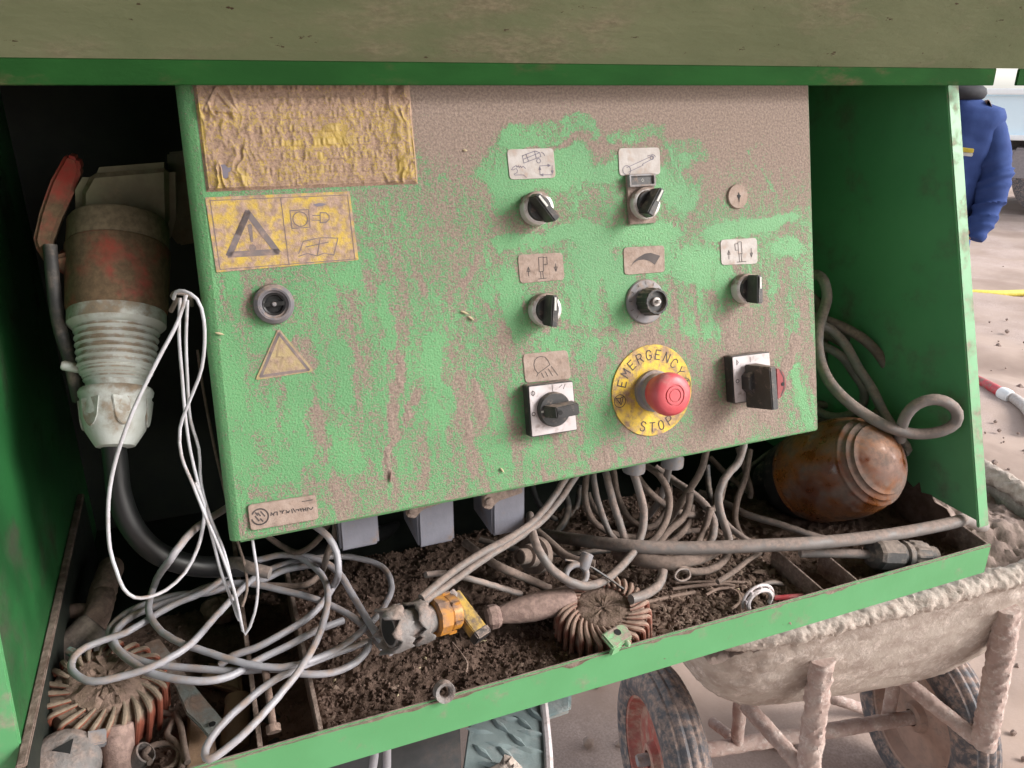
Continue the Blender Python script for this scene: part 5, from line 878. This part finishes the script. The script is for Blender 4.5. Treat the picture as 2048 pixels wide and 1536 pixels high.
cp = empty('grey_cap', 'dusty grey cap with a triangular hole at the lower left corner', 'cap', Matrix.Translation(Vector(c)) @ Matrix.Rotation(math.radians(25), 4, 'X') @ Matrix.Rotation(math.radians(12), 4, 'Y'))
mk('shell', lathe([(.026, 0), (.0265, .010), (.024, .019), (.017, .024), (.0004, .0255)], 34), M_torn, cp)
mk('hole', prism([(-.008, .006), (.006, .012), (.004, .001)], .0245, .0262), M_dark, cp, smooth=False)
mk('latch', box((.022, .012, .018), (.014, .012, .008)), M_greyp, cp, bevel=.001)
tag(mk('sleeve_scrap', lathe([(.009, 0), (.0095, .004), (.0092, .018), (.0078, .0185), (.0076, .004)], 20), M_torn, M=axisM(atz(262, 1530, H - .52), atz(300, 1498, H - .505))), 'crumpled grey sleeve scrap between stub and spring clip', 'scrap')
# ------------------------------------------------------------------ wheelbarrow
A0, A1 = np.array([.75, 1.03, .2]), np.array([1.377, .907, .2]); ad = (A1 - A0) / np.linalg.norm(A1 - A0); nd = np.cross(ad, [0, 0, 1.]); 
def bw(x, y, off): return atp(x, y, A0 + nd * off, nd)
wb_ = empty('wheelbarrow', 'mortar-caked two wheeled barrow standing behind the machine', 'wheelbarrow', (1.06, .97, 0)); iw = Matrix.Translation((-1.06, -.97, 0))
def wp_(name, geo, m, parent=None, M=None, **k): return mk(name, geo, m, parent or wb_, iw @ (M or Matrix()) if parent is None else M, **k)
def lumpy(P, r, seg=16, amp=.25, sc=60, sd=1):
    v, f = tube(P, r, seg); v = np.array(v); c = np.repeat(np.array(P), seg, 0); n = v - c
    k = 1 + amp * (fbm(v[:, 0] * sc + v[:, 1] * sc * .7 + 9, v[:, 2] * sc * .6 + v[:, 1] * sc * .8 - v[:, 0] * sc * .5 + 9, sd, 4) - .4) * 2
    return list(c + n * k[:, None]), f
for k, (c, mr) in enumerate(((A0, M_rim), (A1 - ad * .03, M_rim2))):
    AM = axisM(c - ad * .0, c + ad)
    pr = []
    for j in range(33):
        a_ = math.radians(-205 + j * 230 / 32 - 0); rr = .152 + .048 * math.sin(a_ + math.radians(180)) * 1.0; pr.append((.152 + .046 * math.cos(math.radians(-125 + j * 250 / 32)) + 0.002 * ((j % 3 == 0) and 7 < j < 25) * -1.6, .045 * math.sin(math.radians(-125 + j * 250 / 32))))
    w = wp_('tyre', lathe(pr, 64, False), M_tyre, M=AM, ang=35)
    rim = wp_('rim', lathe([(.127, -.036), (.120, -.034), (.113, -.020), (.105, -.010), (.060, -.014), (.035, -.016), (.030, -.030), (.018, -.032), (.018, .032), (.030, .030), (.035, .016), (.060, .014), (.105, .010), (.113, .020), (.120, .034), (.127, .036)], 48, False), mr, M=AM)
    mk('axle_nut', lathe([(.011, -.055), (.013, -.050), (.013, -.030)], 12), M_greyp, rim)
wp_('axle', lumpy(spline([A0 + ad * .05, (A0 + A1) / 2, A1 - ad * .03], .01), .0155, 14, .12, 60, 3), M_tube)
for nm, P, r in (('leg', [bw(2016, 1215, .16), bw(1990, 1370, .165), bw(1966, 1489, .17)], .021), ('leg', [bw(1643, 1318, .16), bw(1630, 1430, .165), bw(1612, 1562, .17)], .020), ('brace', [bw(1955, 1478, .16), bw(1880, 1420, .10), bw(1808, 1360, .03)], .0155), ('brace', [bw(1603, 1535, .16), bw(1550, 1475, .10), bw(1490, 1408, .03)], .015), ('post', [bw(1474, 1490, .0), bw(1480, 1400, .0)], .013), ('post', [bw(1776, 1432, -.02), bw(1790, 1350, -.02)], .013), ('rear_bar', [bw(1640, 1390, -.22), bw(1775, 1432, -.20)], .013), ('front_bar', [bw(1425, 1445, -.1), bw(1465, 1475, -.02)], .011)):
    wp_(nm, lumpy(spline(P, .003), r, 26,   .24 if nm == 'leg' else .14, 130 if nm == 'leg' else 75, len(nm) + int(P[0][0] * 10)), M_tube)
Lr, Rr = bw(1400, 1312, .17), bw(2230, 1095, .17); Lb, Rb = bw(1478, 1404, .05), bw(1830, 1352, .05)
rings = []
def ring(a, b, depth, zadd=0, n=64, pw=5):
    out = []
    for i in range(n):
        t = 2 * math.pi * i / n; c, s_ = math.cos(t), math.sin(t); x = np.sign(c) * abs(c) ** (2 / pw); y = np.sign(s_) * abs(s_) ** (2 / pw)
        out.append(a + (b - a) * (x + 1) / 2 - nd * depth * (y + 1) / 2 + np.array([0, 0, zadd]))
    return out
for t in np.linspace(0, 1, 44):
    q = math.sin(t * math.pi / 2) ** 1.3; q2 = 1 - math.cos(t * math.pi / 2)
    a = Lr + (Lb - Lr) * np.array([q2, q2, 0]) + np.array([0, 0, (Lb - Lr)[2] * q]); b = Rr + (Rb - Rr) * np.array([q2, q2, 0]) + np.array([0, 0, (Rb - Rr)[2] * q])
    rr_ = np.array(ring(a, b, .56 - .24 * q2, 0, 260)); cc_ = rr_.mean(0); dr_ = rr_ - cc_; dr_ /= np.linalg.norm(dr_, axis=1)[:, None]
    am = .010 * (1 - .75 * t) * (fbm(rr_[:, 0] * 45 + rr_[:, 1] * 40, rr_[:, 2] * 60 + rr_[:, 1] * 20, 65, 4) - .4) + .004 * (fbm(rr_[:, 0] * 170 + rr_[:, 1] * 140, rr_[:, 2] * 190, 66, 3) - .5)
    rings.append(list(rr_ + dr_ * am[:, None] * 1.6))
n = 260
F = [(j * n + i, j * n + (i + 1) % n, (j + 1) * n + (i + 1) % n, (j + 1) * n + i) for j in range(43) for i in range(n)] + [tuple(range(43 * n, 44 * n))]
tb = wp_('tub', (sum(rings, []), F), M_tub, ang=60)
rim = np.array(ring(Lr, Rr, .56, .0)); rim = spline(rim, .006, closed=True)
rim = spline(ring(Lr, Rr, .56, .0), .0035, closed=True); v, f = tube(rim, .019, 30, True); v = np.array(v); c = np.repeat(rim, 30, 0); nrm = v - c
kk = .75 + .62 * fbm(v[:, 0] * 34 + v[:, 1] * 13, v[:, 2] * 38 + v[:, 1] * 34, 61, 3) + .30 * (fbm(v[:, 0] * 130, v[:, 2] * 110 + v[:, 1] * 90, 62, 4) - .5) + .34 * (fbm(v[:, 0] * 300, v[:, 2] * 300 + v[:, 1] * 220, 63, 3) - .5)
wp_('mortar_crust', (list(c + nrm * kk[:, None] - [0, 0, .004]), f), M_mud, ang=50)
cc = (Lr + Rr) / 2 - nd * .28
nx, ny = 130, 70
def mound(u, w):
    p = Lr + (Rr - Lr) * (.03 + .94 * u) - nd * .54 * (.02 + .96 * w)
    e = min(u, 1 - u, w * .8, (1 - w) * .8)
    p = p + np.array([0, 0, -.055 + .105 * min(1, e * 5) * (.4 + .8 * float(fbm(u * 6, w * 4, 71))) * (1.1 - .9 * abs(u - .55)) + .03 * float(fbm(u * 40, w * 25, 72)) + .012 * float(fbm(u * 120, w * 70, 73))]); return p
wl_ = tag(mk('mortar_heap', grid_geo(nx, ny, mound), M_heap, origin=True), 'rough grey-brown heap of rubble filling the barrow', 'rubble')
# ------------------------------------------------------------------ person behind the side wall
vd = np.array([math.sin(math.radians(53)), math.cos(math.radians(53)), 0]); rt = np.array([vd[1], -vd[0], 0]); P0 = vd * 3.9
def pv(x, y, off=0): return atp(x, y, P0 + EYE * 0 + vd * off, vd)
fx = pv(1908 - .225 * 500, 700)[:2]; base = np.array([fx[0], fx[1], 0])
cx_ = lambda y: 1908 - .225 * (y - 200)
CH = [('pelvis', cx_(470), 470, .10), ('belly', cx_(390), 390, .11), ('chest', cx_(290), 290, .12), ('neck0', cx_(215), 215, .062), ('neck', cx_(170), 170, .055), ('head0', cx_(120), 120, .085), ('head1', cx_(70), 70, .092), ('headt', cx_(38), 38, .06)]
bv = [pv(x, y) for _, x, y, r in CH]; br = [r for *_, r in CH]; be = [(i, i + 1) for i in range(7)]
def chain(root, pts):
    last = root
    for (x, y, off, r) in pts: bv.append(pv(x, y, off)); br.append(r); be.append((last, len(bv) - 1)); last = len(bv) - 1
    return last
chain(2, [(1965, 225, 0, .06), (1990, 345, 0, .045), (1957, 450, -.06, .035), (1925, 470, -.10, .035), (1905, 480, -.12, .028)])
chain(2, [(1828, 228, 0, .06), (1780, 350, 0, .045), (1770, 450, -.08, .035), (1775, 478, -.12, .035), (1778, 500, -.13, .028)])
zf = lambda x, z, off=0: None
for sgn in (-1, 1):
    p = base + rt * .09 * sgn
    k0 = len(bv); bv.append(p + np.array([0, 0, .82])); br.append(.085); be.append((0, k0))
    for z_, r, o_ in ((.46, .06, -.01), (.10, .042, .02), (.04, .04, -.10), (.035, .03, -.18)): bv.append(p + np.array([0, 0, z_]) + vd * o_); br.append(r); be.append((len(bv) - 2, len(bv) - 1))
me = bpy.data.meshes.new('person'); me.from_pydata([tuple(p - base) for p in bv], be, []); ps = bpy.data.objects.new('person', me); COL.objects.link(ps); ps.location = base
md = ps.modifiers.new('skin', 'SKIN')
for i, r in enumerate(br): me.skin_vertices[0].data[i].radius = (r, r)
md2 = ps.modifiers.new('sub', 'SUBSURF'); md2.levels = 1; md2.render_levels = 2
me.materials.append(M_skin); tag(ps, 'person in a blue work jacket with a yellow badge, standing behind the side wall', 'person')
def loft(rows, n=36, folds=.01, sd=0):
    v = []
    for j, (c, a, b, ax) in enumerate(rows):
        c = np.array(c); ax = np.array(ax)
        for i in range(n): t = 2 * math.pi * i / n; v.append(c + ax * a * math.cos(t) + np.cross([0, 0, 1], ax) * b * math.sin(t))
    f = [(j * n + i, j * n + (i + 1) % n, (j + 1) * n + (i + 1) % n, (j + 1) * n + i) for j in range(len(rows) - 1) for i in range(n)]
    return v, f
rows = []
KR = [(168, cx_(168), .075, .075), (196, cx_(196), .09, .085), (206, cx_(206), .13, .10), (216, cx_(216), .19, .115), (232, cx_(232), .205, .125), (290, cx_(290), .195, .135), (350, cx_(350), .175, .13), (420, cx_(420), .17, .13), (480, cx_(480), .185, .135), (520, cx_(520), .19, .135)]
yy = np.linspace(168, 520, 60)
for y in yy:
    x, a, b = (np.interp(y, [q[0] for q in KR], [q[i] for q in KR]) for i in (1, 2, 3)); rows.append((pv(x, y) - base, a, b, rt))
v, f = loft(rows); v = np.array(v); w = .022 * (fbm(v @ rt * 26, v[:, 2] * 4, 81, 3) - .5) + .022 * (fbm(v @ rt * 14 + v[:, 2] * 9, v[:, 2] * 16, 82, 3) - .5); v = v - vd * w[:, None]
SL = [(1945, 236, 0, .062), (1968, 250, 0, .070), (1982, 285, 0, .066), (1985, 345, 0, .071), (1983, 385, -.02, .068), (1970, 425, -.05, .060), (1958, 455, -.08, .052), (1952, 473, -.10, .046), (1949, 479, -.105, .030)]
sp = spline([pv(x, y, o_) - base for x, y, o_, r in SL], .007); rr = np.interp(np.linspace(0, 1, len(sp)), np.linspace(0, 1, len(SL)), [q[3] for q in SL])
sv, sf = tube(sp, rr, 40); sv = np.array(sv); cen = np.repeat(sp, 40, 0); nr = (sv - cen); ln = np.repeat(np.arange(len(sp)) / len(sp), 40)
fold = 1 + .30 * (ridge(fbm(ln * 13 + 7 * (sv @ rt - sv[:, 2] * .5), (sv @ rt) * 5 + ln * 3, 83, 2)) ** 3 - .25) * sstep(.25, .5, ln) + .05 * (fbm(ln * 20, (sv @ rt) * 30, 84, 3) - .5)
sv = cen + nr * fold[:, None]
sv2 = sv * 1.0; mir = sv2 - 2 * np.outer((sv2 - (pv(cx_(300), 300) - base)) @ rt, rt)
jk = mk('jacket', cat_geo((list(v), f), (list(sv), sf), (list(mir), sf)), M_cloth, ps, ang=60)
c = pv(1934, 296) - base - vd * .128
mk('badge', cat_geo(plate([c - rt * .035 + [0, 0, .012], c + rt * .030 + [0, 0, .006], c + rt * .030 + [0, 0, -.010], c - rt * .035 + [0, 0, -.006]], -vd, .012)), M_badge, ps, bevel=.002)
mk('badge_strip', cat_geo(plate([c - rt * .035 + [0, 0, -.007], c + rt * .030 + [0, 0, -.011], c + rt * .029 + [0, 0, -.024], c - rt * .035 + [0, 0, -.020]], -vd, .012)), M_white, ps, bevel=.002)
mk('collar', tube(spline([pv(cx_(186), 186) - base + rt * .085 * math.cos(t_) + vd * .08 * math.sin(t_) for t_ in np.linspace(0, 6.28, 13)[:-1]], n=3, closed=True), .030, 10, True), M_hair, ps)
for sgn in (-1, 1):
    P = [np.array([0, 0, .90]) + rt * .08 * sgn, np.array([0, 0, .5]) + rt * .09 * sgn, np.array([0, 0, .06]) + rt * .09 * sgn + vd * .02]
    mk('trouser_leg', tube(spline(P, .03), np.linspace(.105, .07, len(spline(P, .03))), 20), M_trous, ps)
    q = rt * .09 * sgn
    mk('shoe', hexa([q + vd * .07 - rt * .045, q + vd * .07 + rt * .045, q - vd * .22 + rt * .04, q - vd * .22 - rt * .04], [q + vd * .06 - rt * .04 + [0, 0, .10], q + vd * .06 + rt * .04 + [0, 0, .10], q - vd * .19 + rt * .035 + [0, 0, .05], q - vd * .19 - rt * .035 + [0, 0, .05]]), M_black, ps, bevel=.015, seg=3)
# face features and cap, above the lid edge in this view
hc = pv(cx_(95), 95) - base
for sgn in (-1, 1):
    mk('eye', lathe([(.0002, -.012), (.008, -.008), (.011, 0), (.008, .008), (.0002, .012)], 14), M_white, ps, Matrix.Translation(Vector(hc - vd * .085 + rt * .032 * sgn)))
    mk('ear', lathe([(.0002, -.03), (.012, -.02), (.016, 0), (.010, .02), (.0002, .03)], 12), M_skin, ps, Matrix.Translation(Vector(hc + rt * .088 * sgn)))
mk('nose', hexa([hc - vd * .085 + rt * .016 + [0, 0, -.045], hc - vd * .085 - rt * .016 + [0, 0, -.045], hc - vd * .08 - rt * .007 + [0, 0, .01], hc - vd * .08 + rt * .007 + [0, 0, .01]], [hc - vd * .118 + rt * .008 + [0, 0, -.04], hc - vd * .118 - rt * .008 + [0, 0, -.04], hc - vd * .092 - rt * .004 + [0, 0, .008], hc - vd * .092 + rt * .004 + [0, 0, .008]]), M_skin, ps, bevel=.004)
mk('mouth', box(tuple(hc - vd * .088 + np.array([0, 0, -.075])), (.03, .03, .008)), M_red, ps, bevel=.003)
mk('cap', lathe([(.10, .0), (.103, .03), (.09, .075), (.05, .10), (.0005, .108)], 28), M_hair, ps, Matrix.Translation(Vector(hc + np.array([0, 0, .03]))))
# ------------------------------------------------------------------ truck far right, hoses on the ground
vt = np.array([math.sin(math.radians(54.7)), math.cos(math.radians(54.7)), 0]); tt = np.array([vt[1], -vt[0], 0]); TO = np.array([9.465, 6.705, 0])
TM = Matrix(((tt[0], vt[0], 0, TO[0]), (tt[1], vt[1], 0, TO[1]), (0, 0, 1, 0), (0, 0, 0, 1)))
tk = empty('tipper_truck', 'pale blue truck with white upper body parked far behind', 'truck', TM)
mk('side_board', box((.9, 1.1, 1.16), (5.6, 2.2, .50)), M_tblue, tk, bevel=.02)
mk('rail', box((.9, -.03, .92), (5.7, .08, .06)), M_twhite, tk, bevel=.01)
mk('rail', box((.9, -.03, 1.44), (5.7, .08, .07)), M_twhite, tk, bevel=.01)
for x in (-1.6, -.8, 0.35, 1.2, 2.0, 2.8): mk('stake', box((x, -.02, 1.18), (.06, .06, .46)), M_tblue, tk, bevel=.008)
mk('chassis', box((.9, 1.1, .72), (5.4, 1.4, .32)), M_tdark, tk, bevel=.02)
mk('mudguard', plate([(-.22, .0, .80), (.95, .0, .80), (1.0, .0, .40), (-.30, .0, .42), (-.30, .0, .55)], (0, 1, 0), .5), M_tgrey, tk, bevel=.03)
for x in (.30, 1.5, 3.5):
    for y in (.15, 1.9):
        w = mk('wheel', lathe([(.29, -.13), (.40, -.14), (.47, -.10), (.475, -.05), (.462, -.045), (.475, -.04), (.475, .04), (.462, .045), (.475, .05), (.47, .10), (.40, .14), (.29, .13)], 48, False), M_tyre, tk, Matrix.Translation((x, y, .475)) @ Matrix.Rotation(math.pi / 2, 4, 'X'))
        mk('hub', lathe([(.29, -.10), (.25, -.04), (.12, -.05), (.10, -.12), (.0005, -.13)], 32), M_tgrey, w)
cabn = mk('cab', hexa([(3.8, 0, .6), (5.6, 0, .6), (5.6, 2.2, .6), (3.8, 2.2, .6)], [(3.8, .08, 2.7), (5.2, .08, 2.7), (5.2, 2.1, 2.7), (3.8, 2.1, 2.7)]), M_tblue, tk, bevel=.08, seg=3)
mk('window', box((4.6, -.0, 2.05), (.9, .12, .7)), M_black, cabn, bevel=.03)
hs = empty('water_hose', 'red hose with a pale sleeve lying on the ground by the side wall', 'hose', tuple(atz(1990, 785, .02))); ih = Matrix.Translation(-hs.location)
mk('hose', tube(spline([atz(1900, 745, .025), atz(1945, 757, .025), atz(1975, 770, .028), atz(2004, 786, .03)], .03), .026, 14), M_hose, hs, ih)
mk('coupling', lathe([(.030, 0), (.034, .02), (.034, .05), (.028, .07)], 20), M_twhite, hs, ih @ axisM(atz(2002, 785, .03), atz(2016, 792, .03)))
mk('sleeve', tube(spline([atz(2006, 787, .03), atz(2025, 795, .03), atz(2048, 812, .03), atz(2065, 835, .03), atz(2075, 860, .03)], .03), .026, 14), M_label, hs, ih)
tag(mk('yellow_hose', tube(spline([atz(1800, 588, .02), atz(1930, 585, .02), atz(1990, 587, .02), atz(2060, 585, .02), atz(2200, 580, .02)], .05), .025, 10), M_yline, origin=True), 'yellow hose lying straight across the far ground', 'hose')
